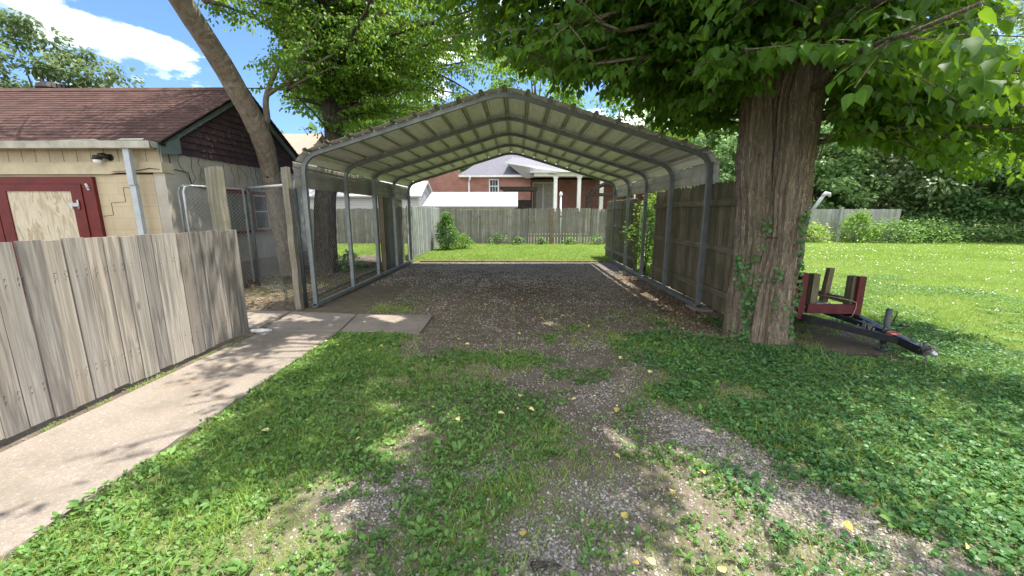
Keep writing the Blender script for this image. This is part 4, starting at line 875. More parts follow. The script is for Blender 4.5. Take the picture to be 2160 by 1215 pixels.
def twigs_on(P_, allow, dens, ln, leafstep, size, droop=.6, thr=0., bm=None):
    pos, dr, nr, sz = [], [], [], []
    seg = np.linalg.norm(np.diff(P_, axis=0), axis=1); tot = seg.sum(); cum = np.concatenate([[0], np.cumsum(seg)]); n = int(tot*dens)
    for i in range(n):
        t = (.09+.91*random.random())*tot; k = min(np.searchsorted(cum, t, 'right')-1, len(seg)-1); u = (t-cum[k])/seg[k]
        p = P_[k]*(1-u)+P_[k+1]*u; td = unit(P_[k+1]-P_[k]); a = random.choice((-1, 1))*random.uniform(.35, 1.5)
        d = np.array([td[0]*cos(a)-td[1]*sin(a), td[0]*sin(a)+td[1]*cos(a), td[2]+random.uniform(-.45, .35)]); d = unit(d)
        l = ln*random.uniform(.5, 1.1)*(1-.35*t/tot); m = max(3, int(l/leafstep)); tt = np.linspace(.12, 1, m)[:, None]*l
        q = p+d*tt+np.array([0, 0, -1])*droop*.5*(tt/ln)**2*ln*.5
        if not allow(q[-1:])[0] or not allow(q[m//2:m//2+1])[0]: continue
        if bm is not None and random.random() < thr: bm.tube([p, q[m//2], q[-1]], [.007, .005, .002], 4, cap=False)
        side = unit(np.cross(d, [0, 0, 1.])); sg = np.where(np.arange(m) % 2, 1, -1)[:, None]
        dd = unit(d*.45+side*sg*rng.uniform(.3, .9, (m, 1))+np.array([0, 0, -1])*rng.uniform(.2, 1.6, (m, 1))+rng.normal(0, .22, (m, 3)))
        q = q+dd*rng.uniform(.02, .07, (m, 1))
        nn = unit(np.array([0, 0, 1.])+rng.normal(0, .45, (m, 3)))
        pos.append(q); dr.append(dd); nr.append(nn); sz.append(size*rng.uniform(.6, 1.15, m))
    return pos, dr, nr, sz
def near_tree_crown(root, boughs, allow, mat, barkmat, tmp, dens, ln, leafstep, size, thr=.4, wd=.9):
    bm = MB(); A_ = [[], [], [], []]
    for (s, az_, L_, rise, droop, rad) in boughs:
        P_, r = bough(s, az_, L_, rise, droop, rad); okp = allow(P_); okp[:2] = True; cut = len(P_) if okp.all() else max(2, int(np.argmin(okp)))
        if cut >= 3: bm.tube([tuple(p) for p in P_[:cut]], list(np.linspace(r[0], .008, cut)), 7, r=.5)
        P_ = P_[:max(cut, 3)]
        for x, y in zip(A_, twigs_on(P_, allow, dens, ln, leafstep, size, .6, thr, bm)): x.extend(y)
    pos, dr, nr = (np.concatenate(a) for a in A_[:3]); sz = np.concatenate(A_[3]); ok = allow(pos)
    rn = np.clip(.5+.8*(fbm(pos[:, 0]*1.3+pos[:, 2], pos[:, 1]*1.3, 41)-.5)+rng.normal(0, .16, len(pos)), 0, 1)
    o = leaves('crown', tmp, pos[ok], dr[ok], nr[ok], sz[ok], mat, rn[ok], root, width=sz[ok]*wd)
    bm.build('branches', barkmat, root)
    return int(ok.sum())
# ---- big two stemmed tree
bt = thing('big_tree', (3.0, 4.72, 0), 'huge twin stemmed tree with furrowed bark and broad drooping leaves', 'tree')
parts = []
trunk_mesh(parts, [(2.86, 4.78, -.12), (2.86, 4.80, .5), (2.84, 4.8, 1.2), (2.78, 4.82, 2.0), (2.74, 4.9, 3.0), (2.55, 5.1, 4.5), (2.2, 5.4, 6.5)], [.25, .225, .21, .20, .185, .17, .12], 3, 19, .15, 160, .022, .05)
trunk_mesh(parts, [(2.99, 4.60, -.12), (3.0, 4.64, .5), (3.06, 4.66, 1.2), (3.04, 4.66, 2.0), (3.07, 4.66, 3.0), (3.25, 4.5, 4.5), (3.6, 4.3, 7)], [.265, .23, .215, .225, .245, .2, .13], 9, 21, .15, 170, .022, .05)
mk_trunk('trunk', parts, M['bark_big'], bt)
def flecks(p, kind):
    """openings in the foliage that let sun flecks through (tested where the sun ray through the leaf meets the ground)"""
    xs = p[:, 0]-p[:, 2]*.32; ys = p[:, 1]-p[:, 2]*.13
    n1 = .45*fbm(xs*1.7, ys*1.7, 301, 2)+.55*(.6*vn(xs*4.6, ys*4.6, 305)+.4*vn(xs*9.5, ys*9.5, 309))
    if kind == 'big':
        t = np.full(len(xs), .31)
        t = np.where((xs < -.4) & (ys < 3.4), .47, t); t = np.where((xs < -.9) & (ys < 2.0), .54, t); t = np.where((xs < -2.1) & (ys < 4.6), .48, t); t = np.where((xs < -2.0) & (ys < 2.3), .57, t)  # leaves cut away zone by zone to shape where sun flecks land
        t = np.where((xs > -.5) & (xs < 1.6) & (ys < 2.6), .43, t); t = np.where((xs > 1.9) & (ys < 3.2), .38, t); t = np.where(ys > 5.2, .36, t)
    else:
        t = np.where(xs < -5.8, .37, .43); t = np.where(ys < 5, .48, t)
    return n1 > t
def zmin_big(x, y):
    # underside of the crown: high over the carport and drive, low on the lawn side
    d = np.hypot(x, y)
    s = x/np.maximum(y, .3)      # heading
    el = np.interp(s, [-1.2, -.42, -.28, -.17, -.05, .07, .19, .3, .42, .54, .62, .715, .74, .85, .95, 1.05, 1.15, 1.3], [.75, .58, .43, .37, .35, .31, .265, .21, .155, .12, .30, .30, .15, .13, .10, .05, .02, .04])
    return 1.5+np.maximum(d, .8)*el
def allow_big(p):
    x, y, z = p[:, 0], p[:, 1], p[:, 2]
    zl = zmin_big(x, y)+.35*(fbm(x*1.9, y*1.9, 77)-.5)
    rx = np.hypot((x-2.6)/1.0, (y-4.4))
    ok = (z > np.maximum(zl, 1.35)) & (z < 9.5)
    ok &= ~((y > 5.8) & (z < 3.55) & (x < 3.15))                      # keep off the carport roof
    ok &= (x*x+y*y+(z-1.5)**2) > 2.5**2                       # nothing hangs right at the camera
    ok &= ~((x/np.maximum(y, .1) > 1.12) & (z < 4.8+.3*y) & (z > 1.5+.25*np.hypot(x, y)))
    rim = np.interp(z, [1.5, 2.5, 4, 7, 9.5], [3.4, 4.2, 5.6, 6.4, 4.6])
    ok &= flecks(p, 'big') | ((z < 3.2) & (x > 1.5) & (y > 3.0))
    ok &= (fbm(x*.9+z*.6, y*.9, 58, 3) > np.where(x > 3.9, .45, np.where(x < 1.5, .36, .25))) | (z > 5)
    return ok & (rx < rim*(.9+.25*fbm(np.arctan2(y-4.4, x-2.6)*2, z*.3, 55)))
bo = []
for i in range(46):
    az_ = 2*pi*(i*.618034 % 1)+random.uniform(-.2, .2); h = random.uniform(2.7, 4.4); st = (2.75, 4.9, h) if random.random() < .5 else (3.15, 4.62, h)
    bo.append((st, az_, random.uniform(3.0, 5.2), random.uniform(.05, .40), random.uniform(.15, .45), random.uniform(.03, .06)))
for i in range(40):
    az_ = 2*pi*(i*.618034 % 1); h = random.uniform(4.2, 7.2)
    bo.append(((2.8+random.uniform(-.3, .5), 4.7, h), az_, random.uniform(3.0, 5.0), random.uniform(.1, .5), random.uniform(.1, .3), random.uniform(.04, .08)))
for az_ in (-.9, -.6, -.35, -.1, .15, .45, -.75, -.2, .3, .0):                       # low boughs over the lawn
    bo.append(((3.3, 4.6, random.uniform(1.9, 3.0)), az_, random.uniform(2.0, 3.2), random.uniform(.05, .3), random.uniform(.2, .5), .022))
for i in range(115):                                                                # high boughs added to shade the walkway and drive
    az_ = random.uniform(2.3, 4.5); bo.append(((2.5, 4.9, random.uniform(5.0, 7.2)), az_, random.uniform(3.4, 6.8), random.uniform(.05, .35), random.uniform(.05, .25), .05))
for i in range(34):                                                                # boughs reaching left over the drive
    az_ = random.uniform(2.2, 4.4); bo.append(((2.7, 4.85, random.uniform(2.7, 4.2)), az_, random.uniform(2.2, 4.8), random.uniform(.0, .30), random.uniform(.1, .45), .03))
for i in range(16):
    az_ = random.uniform(1.2, 2.6); bo.append(((2.75, 4.95, random.uniform(2.5, 3.6)), az_, random.uniform(.9, 2.4), random.uniform(.1, .5), random.uniform(.1, .4), .02))
for i in range(14):
    az_ = random.uniform(-1.3, .7); bo.append(((3.25, 4.6, random.uniform(1.9, 3.4)), az_, random.uniform(2.0, 3.8), random.uniform(.0, .25), random.uniform(.2, .5), .022))
print('big leaves', near_tree_crown(bt, bo, allow_big, M['leaf_big'], M['bark_big'], LEAF_HEART, 23, .9, .040, .098, .3, .82))
# ivy on the trunk
pos = []; 
for (x0, w, z0, z1, n) in ((2.68, .10, .0, 1.0, 190), (2.92, .06, .35, .9, 60), (3.16, .07, .1, 1.5, 120), (2.76, .05, .9, 1.4, 30)):
    z = rng.uniform(z0, z1, n); x = x0+rng.normal(0, w*.5, n)+.05*np.sin(z*6+x0*9)
    c = np.where((x < 2.93)[:, None], np.array([2.86, 4.80])[None], np.array([3.03, 4.65])[None]); rr = np.where(x < 2.93, .255, .255)+.10*np.exp(-z/.16)
    dx = np.clip(x-c[:, 0], -rr*.95, rr*.95); y = c[:, 1]-np.sqrt(np.maximum(rr**2-dx**2, 0))-.015; y = np.minimum(y, np.where(np.abs(x-3.0) < .1, 4.42, 9))
    pos.append(np.stack([c[:, 0]+dx, y, z], 1))
pos = np.concatenate(pos); n = len(pos); out = np.stack([pos[:, 0]-3.0, np.full(n, -.5), rng.uniform(.0, .5, n)], 1)
iv = leaves('ivy_vine', LEAF_ROUND, pos, unit(rng.normal(size=(n, 3))*.6+np.array([0, -.1, -.5])), unit(out+rng.normal(0, .3, (n, 3))), rng.uniform(.025, .055, n), M['leaf_ivy'], loc=(2.9, 4.45, 0)); tag(iv, 'green ivy climbing the furrowed trunk of the twin stemmed tree', 'ivy')
# ---- leaning tree
lt = thing('leaning_tree', (-5.57, 9.4, 0), 'grey barked tree leaning left across the shingled garage gable', 'tree')
parts = []
trunk_mesh(parts, [(-5.50, 9.45, -.1), (-5.56, 9.36, .5), (-5.60, 9.28, 1.2), (-5.50, 9.02, 2.3), (-5.37, 8.55, 3.15), (-5.44, 8.0, 3.95), (-5.43, 7.5, 4.42), (-5.43, 7.0, 4.86), (-5.35, 6.4, 5.3), (-5.3, 5.6, 6.3), (-5.2, 5.2, 7.5)], [.26, .20, .18, .175, .19, .175, .17, .165, .16, .14, .1], 23, 9, .07, 64, .04, .05)
trunk_mesh(parts, [(-5.40, 8.6, 3.05), (-5.30, 8.75, 3.4), (-5.28, 8.8, 3.9), (-5.0, 9.0, 4.7), (-4.6, 9.2, 5.6)], [.085, .065, .055, .045, .03], 29, 6, .05, 32, .05)
trunk_mesh(parts, [(-5.28, 8.8, 3.9), (-4.9, 8.85, 4.15), (-4.3, 8.9, 4.5), (-3.7, 8.9, 4.8)], [.04, .035, .03, .015], 31, 6, .05, 20, .06)
mk_trunk('trunk', parts, M['bark_lean'], lt)
def allow_lean(p):
    x, y, z = p[:, 0], p[:, 1], p[:, 2]; d = np.hypot(x, y); s = x/np.maximum(y, .3)
    el = np.interp(s, [-1.4, -1.16, -.95, -.82, -.76, -.7, -.3], [.37, .39, .41, .42, .30, .16, .30])
    gap = fbm(x*.9+z*.3, y*.9, 91, 3) > .36
    gap = gap & flecks(p, 'lean')
    return (z > 1.5+d*el) & (z < 10.5) & gap & ~((y > 5.7) & (x > -3.6) & (z < 3.6)) & ~((x < -5.75) & (z < 4.3))
bo = []
for i in range(60):
    az_ = 2*pi*(i*.618034 % 1); h = random.uniform(4.9, 8.2); bo.append(((-5.35, 6.4+random.uniform(-.8, 1.6), h), az_, random.uniform(2.2, 5.2), random.uniform(.1, .5), random.uniform(.1, .3), .05))
for i in range(26):
    az_ = random.uniform(-.9, 1.9); bo.append(((-4.9, 8.9, random.uniform(3.9, 5.2)), az_, random.uniform(1.4, 2.4), random.uniform(.1, .6), random.uniform(.1, .4), .03))
print('lean leaves', near_tree_crown(lt, bo, allow_lean, M['leaf_mid'], M['bark_lean'], LEAF_OVAL, 15, .8, .045, .085, .2, 1.15))
# ---- tree behind carport left
t2 = thing('maple_tree', (-4.85, 9.8, 0), 'leafy tree with straight grey trunk beside the left of the carport', 'tree')
parts = []
trunk_mesh(parts, [(-4.89, 9.85, -.1), (-4.84, 9.88, .7), (-4.78, 9.9, 1.6), (-4.66, 9.95, 2.5), (-4.46, 10.0, 3.2), (-4.47, 10, 3.85), (-4.52, 10.1, 4.8), (-4.3, 10.2, 6.5), (-4.1, 10.3, 8.5)], [.31, .27, .245, .23, .215, .20, .18, .14, .08], 37, 13, .06, 72, .04, .06)
mk_trunk('trunk', parts, M['bark_far'], t2)
def allow_t2(p):
    x, y, z = p[:, 0], p[:, 1], p[:, 2]; d = np.hypot(x, y); s = x/np.maximum(y, .3)
    el = np.interp(s, [-1, -.72, -.66, -.60, -.5, -.42, -.35, -.28, -.20, -.12, 0, .3], [.6, .30, .20, .15, .14, .17, .21, .21, .22, .24, .28, .38])+.03*(fbm(s*30, z*2, 3)-.5)
    wall = (x < -5.7) & (z < 4.3)
    gap = fbm(x*.8+z*.35, y*.8+z*.35, 96, 3) > .30
    return (z > 1.5+d*el) & (z < 12) & (s > -.85+.1*(fbm(z*2, y, 8)-.5)) & ~((x > -3.4) & (z < 3.4) & (y < 12.3)) & ~wall & gap
bo = []
for i in range(110):
    az_ = 2*pi*(i*.618034 % 1); h = random.uniform(3.3, 8.2); bo.append(((-4.45, 10.0, h), az_, random.uniform(2.2, 4.6)*(1 if h < 7 else .75), random.uniform(.0, .5), random.uniform(.1, .35), .05))
for i in range(44):
    az_ = random.uniform(0, 6.28); bo.append(((-4.45, 10.0, random.uniform(3.2, 5.4)), az_, random.uniform(1.2, 3.2), random.uniform(.1, .7), random.uniform(.1, .4), .03))
for i in range(10):
    az_ = random.uniform(-.5, .6); bo.append(((-4.45, 10.0, random.uniform(4.2, 6.5)), az_, random.uniform(4.2, 5.6), random.uniform(.1, .3), random.uniform(.1, .3), .05))
print('t2 leaves', near_tree_crown(t2, bo, allow_t2, M['leaf_mid'], M['bark_far'], LEAF_OVAL, 15, .8, .042, .085, .2, 1.15))
# ---- far trees
def far_tree(name, label, x, y, h, rx, zc, nleaf, mat, size, group=None, tr=.25, clump=46, flat=.7, low=0., barkm='bark_far', tmp=LEAF_LOW, gaps=.25, lean=0.):
    t = thing(name, (x, y, 0), label, 'tree', group); bm = MB()
    rz = h-zc; C_ = []
    for i in range(clump):
        a = 2*pi*(i*.618034 % 1); u = 1-2*(i+.5)/clump; rr = math.sqrt(max(0, 1-u*u))*random.uniform(.55, 1.05); zz = zc+u*(rz if u > 0 else (zc-low)*flat)*random.uniform(.75, 1.05)
        C_.append((x+lean*(zz/h)+cos(a)*rr*rx, y+sin(a)*rr*rx, max(zz, low)))
    C_ = np.array(C_); bm.tube([(x, y, -.1), (x+.05*h*.1, y, zc*.5), (x+lean*.7, y, zc), (x+lean, y, h*.85)], [tr, tr*.8, tr*.5, tr*.12], 9, r=.5)
    tk = bm.build('trunk', M[barkm], t); bb = MB()
    for c in C_[::2]:
        b0 = Vector((x+lean*.5, y, zc*random.uniform(.45, 1.0))); c_ = Vector(c); mid = (b0+c_)/2+Vector((0, 0, .05*h)); bb.tube([b0, mid, c_], [tr*.28, tr*.16, .015], 5, cap=False)
    bb.build('branches', M[barkm], t)
    k = rng.integers(0, clump, nleaf); cr_ = rx*rng.uniform(.16, .30, clump)
    d = rng.normal(size=(nleaf, 3)); d = unit(d)*(rng.random((nleaf, 1))**.45)
    pos = C_[k]+d*cr_[k][:, None]*np.array([1.15, 1.15, .62])
    pos[:, 2] = np.maximum(pos[:, 2], max(.05, low-.5)+rng.random(nleaf)*.3)
    dr = unit(d*np.array([1, 1, .3])+np.array([0, 0, -.5])+rng.normal(0, .35, (nleaf, 3))); nn = unit(np.array([0, 0, 1.])+rng.normal(0, .4, (nleaf, 3)))
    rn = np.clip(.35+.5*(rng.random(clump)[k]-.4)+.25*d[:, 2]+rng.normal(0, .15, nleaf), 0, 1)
    leaves('crown', tmp, pos, dr, nn, size*rng.uniform(.7, 1.3, nleaf), mat, rn, t)
    return t
far_tree('shade_tree', 'grey green tree rising behind the left end of the garage roof', -23.3, 20.5, 10.3, 3.6, 6.0, 15000, M['leaf_pale'], .22, None, .3, 60, .7, 3.)
G_ = 'trees rising behind the brick house'
far_tree('backyard_tree', 'sparse yellow green tree behind the carport ridge, left of the brick house', -9.5, 27, 15, 4.6, 9, 11000, M['vine'], .26, G_, .3, 56, .6, 4.5)
far_tree('backyard_tree', 'tall bright tree behind the brick house roof ridge', 2, 50, 21, 6.5, 14, 9000, M['leaf_mid'], .40, G_, .4, 50, .6, 7)
far_tree('backyard_tree', 'green tree behind the right half of the brick house', 16, 48, 19, 7, 12, 9000, M['leaf_mid'], .40, G_, .4, 50, .6, 5)
WG = 'woodland trees beyond the right lawn'
wl = ['dark leafy tree behind the far lawn fence, next to the trunk', 'broad woodland tree behind the end of the far lawn fence', 'tree with low boughs right of the far fence end', 'dense woodland tree in the middle of the right tree line', 'tall woodland tree toward the right edge of the lawn', 'woodland tree at the right edge with boughs near the grass', 'tall tree rising behind the right tree line', 'rounded tree behind the far fence, second row', 'tallest back row tree at the far right', 'nearest woodland tree at the far right of the lawn', 'pale topped tree seen high above the right tree line']
wt = [(13.5, 25.5, 7.5, 3.2, 3.8), (17.8, 25, 8, 3.4, 3.8), (22, 24.5, 8.5, 3.6, 3.8), (25, 22.5, 9, 3.6, 4.0), (28.0, 22.6, 10, 4.0, 4.2), (28.5, 19.0, 9.5, 3.6, 4), (25, 30, 12, 4.5, 7), (18, 32, 11, 4.5, 6), (34, 28, 13.5, 5.5, 7), (31, 16.5, 9, 4, 4), (40, 36, 17, 7, 9)]
for i, (x, y, h, rx, zc) in enumerate(wt):
    far_tree('woodland_tree', wl[i], x, y, h, rx, zc, 12000, M['leaf_wood'] if i not in (10, 7, 2, 5) else M['leaf_pale'], .23+.006*max(0, y-22), WG, .2, 60, .9, .5 if i < 6 or i == 9 else 3)
# distant treeline mass
n = 26000; x = rng.uniform(-60, 90, n); y = 62+rng.normal(0, 3, n); z = rng.random(n)**.8*(11+5*fbm(x*.15, x*0, 12))
tl = leaves('distant_wood', LEAF_LOW, np.stack([x, y, z], 1), rdir(n), unit(np.array([0, -.6, 1.])+rng.normal(0, .5, (n, 3))), rng.uniform(.8, 1.5, n), M['leaf_wood']); tag(tl, 'distant belt of trees beyond the houses', 'woodland', kind='stuff')
# ================================================================ SHRUBS, WEEDS
def bush(name, label, x, y, w, h, n, size, mat, group=None, cat='shrub', tmp=LEAF_OVAL, z0=.0, stems=7, squash=1., taper=.5, wy=None):
    t = thing(name, (x, y, 0), label, cat, group); wy = wy or w
    u = rng.random(n); zz = z0+h*u**.8; pr = np.sin(np.clip(u**.8*.92+.08, 0, 1)*pi)**.6*(1-taper*u); a = rng.random(n)*2*pi; lob = 1+.3*np.sin(a*3+zz*5)+.2*np.sin(zz*11+a)
    r = (.55+.5*rng.random(n)**.5)*lob*pr; pos = np.stack([x+np.cos(a)*r*w/2, y+np.sin(a)*r*wy/2, zz], 1)+rng.normal(0, .05*w+.03*(w > 1.3)*w, (n, 3)); pos[:, 2] = np.maximum(pos[:, 2], .02)
    d = unit(np.stack([np.cos(a), np.sin(a), rng.uniform(-.5, .7, n)], 1)+rng.normal(0, .4, (n, 3)))
    leaves('foliage', tmp, pos, d, unit(np.array([0, 0, 1.])+rng.normal(0, .5, (n, 3))), size*rng.uniform(.6, 1.3, n), mat, None, t)
    s = MB()
    for i in range(stems):
        a_ = 2*pi*i/stems; s.tube([(x+.05*w*cos(a_), y+.05*wy*sin(a_), 0), (x+.2*w*cos(a_), y+.2*wy*sin(a_), z0+h*.5), (x+.25*w*cos(a_+.4), y+.25*wy*sin(a_+.4), z0+h*.85)], [.012, .008, .003], 5)
    s.build('stem', M['bark_far'], t); return t
bush('shrub', 'upright green shrub at the back corner of the yard by the pale fence', -2.85, 15.9, .85, 1.45, 4200, .07, M['leaf_weed'])
bush('shrub', 'low light green shrub on the lawn beside the upright shrub', -2.25, 16.4, .8, .55, 900, .07, M['vine'])
for x, w, h, l in ((-.95, .9, .55, 'leafy weed clump at the picket fence foot, left of centre'), (.0, .6, .42, 'small weed clump at the middle of the picket fence foot'), (1.1, .4, .4, 'little weed at the picket fence foot beside the tan post'), (2.4, .45, .45, 'weed against the gappy right part of the picket fence'), (3.7, .9, .4, 'spreading weed at the right end of the picket fence')):
    bush('weed_clump', l, x, 18.6, w*1.3, h*random.uniform(.7, 1), 170, .09, M['leaf_weed'], 'weeds along the picket fence foot', 'weed')
bush('vine_bush', 'bright tangled vine bush filling the gap in the dark right fence', 3.75, 9.9, 1.5, 2.15, 6000, .075, M['vine'], None, 'bush', LEAF_OVAL, 0, 9, 1, .1)
bush('vine_bush', 'thin climbing vine inside the right fence gap near the base rail', 3.10, 9.6, .45, 1.6, 900, .06, M['leaf_weed'], None, 'vine')
bush('lawn_shrub', 'sunlit yellow green vine bush beside the slim lawn post', 16.9, 20.0, 1.5, 1.4, 1500, .13, M['vine'], 'bushes along the far lawn fence')
bush('lawn_shrub', 'leafy bush before the dark middle of the far fence', 18.6, 19.9, 2.4, .9, 1500, .13, M['leaf_weed'], 'bushes along the far lawn fence')
bush('lawn_shrub', 'dry grassy bush left of the slim lawn post', 15.0, 20.3, 1.5, .8, 900, .13, M['grass'], 'bushes along the far lawn fence')
bush('lawn_shrub', 'low green bush at the right end of the far fence', 20.6, 20.2, 2.8, .85, 1600, .13, M['leaf_weed'], 'bushes along the far lawn fence')
bush('ivy_clump', 'dark leafy plant at the garage foot behind the leaning tree', -5.75, 9.95, .5, .75, 500, .06, M['leaf_ivy'], None, 'plant')
bush('fern_clump', 'green plant at the foot of the straight grey trunk', -4.35, 10.1, .6, .5, 500, .07, M['leaf_weed'], None, 'plant')
n = 26000; t = rng.random(n); x = 13+t*20; base = np.interp(x, [13, 21, 25, 33], [21.6, 20.9, 19.0, 12.5]); y = base+np.abs(rng.normal(0, 1.6, n)); hh = .5+1.6*fbm(x*.7, y*.7, 63)*np.clip((y-base)/1.5, .25, 1.6); z = rng.random(n)**.7*hh
k = x > 19.9; x, y, z = x[k], y[k], z[k]; n = len(x)
ug = leaves('undergrowth', LEAF_LOW, np.stack([x, y, z], 1), rdir(n)*np.array([1, 1, .5]), unit(np.array([0, 0, 1.])+rng.normal(0, .5, (n, 3))), rng.uniform(.09, .2, n), M['leaf_wood']); tag(ug, 'leafy undergrowth along the foot of the woods', 'undergrowth', kind='stuff')
# ================================================================ GROUND COVER (stuff)
def off_walk(x, y):
    w = (x > -3.27) & (x < -2.262+.03*fbm(x*0+y*9, y*2, 3)) & (y < 5.7); w |= (x > -4.9) & (x < -1.21) & (y > 4.72) & (y < 5.62+.0*x); w |= (x < -2.4) & (y > 4.87) & (y < 5.83); return ~w
def in_view(x, y, m=.15): return (x < 1.34*y+.5) & (x > -1.34*y-.5) & (y > 1.15)
def scatter(n, x0, x1, y0, y1, dens):
    x = rng.uniform(x0, x1, n); y = rng.uniform(y0, y1, n); g, gv, dk = zones(x, y); keep = in_view(x, y) & off_walk(x, y) & (rng.random(n) < dens(x, y, g, gv, dk)) & ~((x < -3.3) & (y < 4.75))
    return x[keep], y[keep]
def gzz(x, y): return gz(x, y)
def weedy(x, y, g, gv, dk):
    c = fbm(x*2.6, y*2.6, 101, 4); return np.clip((g*1.3+(c-.5)*1.8-.36)*1.8, 0, .92)
def rosettes(x, y, nl, size, up, tmp, mat, name, label, zl=(.0, .03), wd=1.):
    n = len(x); k = rng.integers(nl[0], nl[1]+1, n); i = np.repeat(np.arange(n), k); m = len(i); a = rng.random(m)*2*pi
    s = (size[0]+(size[1]-size[0])*rng.random(n)**1.6)[i]*rng.uniform(.6, 1.1, m); el = rng.uniform(up[0], up[1], m)
    d = np.stack([np.cos(a)*np.cos(el), np.sin(a)*np.cos(el), np.sin(el)], 1); px = x[i]+np.cos(a)*s*.25; py = y[i]+np.sin(a)*s*.25
    pz = gzz(px, py)+rng.uniform(zl[0], zl[1], m); pz = np.where((px < -2.235) & (px > -2.4), np.maximum(pz, .03+.01*rng.random(m)), pz); nn = unit(np.array([0, 0, 1.])+rng.normal(0, .25, (m, 3)))
    rn = np.clip(.45+.7*(fbm(x*1.5, y*1.5, 117)-.5)[i]+rng.normal(0, .2, m), 0, 1)
    o = leaves(name, tmp, np.stack([px, py, pz], 1), d, nn, s, mat, rn, width=s*wd); tag(o, label, 'ground cover', kind='stuff'); return m
c = []
x, y = scatter(75000, -2.3, 5.5, 1.15, 5.4, weedy); k = (x < 1.2); c.append(rosettes(x[k], y[k], (3, 5), (.013, .036), (.15, 1.0), LEAF_OVAL, M['leaf_weed'], 'low_weeds', 'low broad leaved weeds covering the left and middle ground', (.0, .022), 1.15))
c.append(rosettes(x[~k], y[~k], (3, 5), (.013, .033), (.05, .9), LEAF_ROUND, M['leaf_ivy'], 'ground_ivy', 'dark round leaved ground ivy in the shade of the big tree', (.005, .035), .95))
x, y = scatter(15000, -2.3, 6, 1.15, 7.5, lambda x, y, g, gv, dk: np.clip((g-.35)*1.0, 0, 1)*(fbm(x*1.4, y*1.4, 131) > .47)*.5)
c.append(rosettes(x, y, (4, 7), (.03, .075), (.15, .75), LEAF_OVAL, M['leaf_weed'], 'plantain_weeds', 'plantain rosettes among the grass', (.005, .03), .85))
x, y = scatter(30000, 2.4, 9, 4.2, 9.5, lambda x, y, g, gv, dk: (g > .5)*(fbm(x*1.2, y*1.2, 7) > .5)*.7)
c.append(rosettes(x, y, (3, 4), (.02, .045), (.1, .8), LEAF_LOW, M['leaf_weed'], 'clover_patch', 'clover in the lawn behind the trailer', (.005, .03), 1.2))
def blades(x, y, h, w, mat, name, label, per=1, hv=.4):
    i = np.repeat(np.arange(len(x)), per); n = len(i); px = x[i]+rng.normal(0, .012*h/.05, n); py = y[i]+rng.normal(0, .012*h/.05, n); a = rng.random(n)*2*pi; ln = rng.uniform(.05, .6, n)
    d = unit(np.stack([np.cos(a)*ln, np.sin(a)*ln, np.ones(n)], 1)); hh = h*rng.uniform(1-hv, 1+hv, n)*(.6+.8*fbm(px*1.5, py*1.5, 151))
    bend = np.stack([np.cos(a), np.sin(a), -.3*np.ones(n)], 1)*(hh*rng.uniform(.1, .6, n))[:, None]
    b_ = rng.random(n)*2*pi; nn = np.stack([np.cos(b_), np.sin(b_), rng.uniform(0, .5, n)], 1)
    rn = np.clip(.4+.8*(fbm(px*.9, py*.9, 171)-.5)+rng.normal(0, .22, n), 0, 1)
    o = leaves(name, BLADE, np.stack([px, py, gzz(px, py)-.004], 1), d, nn, hh, mat, rn, width=w*rng.uniform(.7, 1.3, n), bend=bend); tag(o, label, 'grass', kind='stuff')
x, y = scatter(100000, -2.3, 6, 1.15, 6.2, lambda x, y, g, gv, dk: np.clip((g+.9*(fbm(x*2, y*2, 161)-.5)-.12)*1.1, 0, .95))
blades(x, y, .042, .0036, M['grass'], 'foreground_grass', 'short ragged grass among the weeds near the camera', 3)
c.append(len(x)*3)
x, y = scatter(30000, -2.3, 6, 1.15, 6.2, lambda x, y, g, gv, dk: np.clip(g*.8+.1, 0, .8)*(fbm(x*2.2+3, y*2.2, 261) > .45)); blades(x, y, .035, .0028, M['straw'], 'dry_grass', 'dry straw coloured grass mixed into the weeds', 2)
x, y = scatter(9000, -2.3, 6, 1.15, 6.2, lambda x, y, g, gv, dk: np.clip(g, 0, .8)*(fbm(x*1.3+3, y*1.3, 271) > .55)); blades(x, y, .085, .0045, M['grass'], 'tall_grass_tufts', 'taller green grass tufts among the weeds', 5)
x, y = scatter(110000, 2.6, 16, 4.5, 13, lambda x, y, g, gv, dk: (g > .4)*np.clip(1.5-.07*y, .35, 1)); blades(x, y, .052, .0075, M['grass'], 'lawn_grass', 'bright sunlit mown lawn on the right', 2); c.append(len(x)*2)
x, y = scatter(70000, 4, 30, 12.5, 21, lambda x, y, g, gv, dk: (g > .4)*1.); blades(x, y, .065, .016, M['grass'], 'lawn_grass', 'far part of the sunlit right lawn', 2); c.append(len(x)*2)
x, y = scatter(30000, -9, 5, 12.05, 19, lambda x, y, g, gv, dk: (g > .6)*((x > -3.2) | (y > 12.6))*1.); blades(x, y, .06, .012, M['grass'], 'back_lawn_grass', 'bright lawn between the carport and picket fence', 3); c.append(len(x)*3)
x, y = scatter(5000, -3.33, -3.22, 1.3, 4.8, lambda x, y, g, gv, dk: (fbm(x*3, y*3, 4) > .5)*.7+.1)
n = 700; x = rng.uniform(-3.34, -3.235, n); y = rng.uniform(1.6, 4.8, n); k = fbm(x*2, y*3, 4) > .5; blades(x[k], y[k], .035, .004, M['grass'], 'edge_grass', 'thin grass along the fence foot', 3)
x, y = scatter(5200, 3.6, 22, 5, 19, lambda x, y, g, gv, dk: (g > .5)*np.clip((fbm(x*.9, y*.9, 331)-.38)*4, 0, 1)); n = len(x)
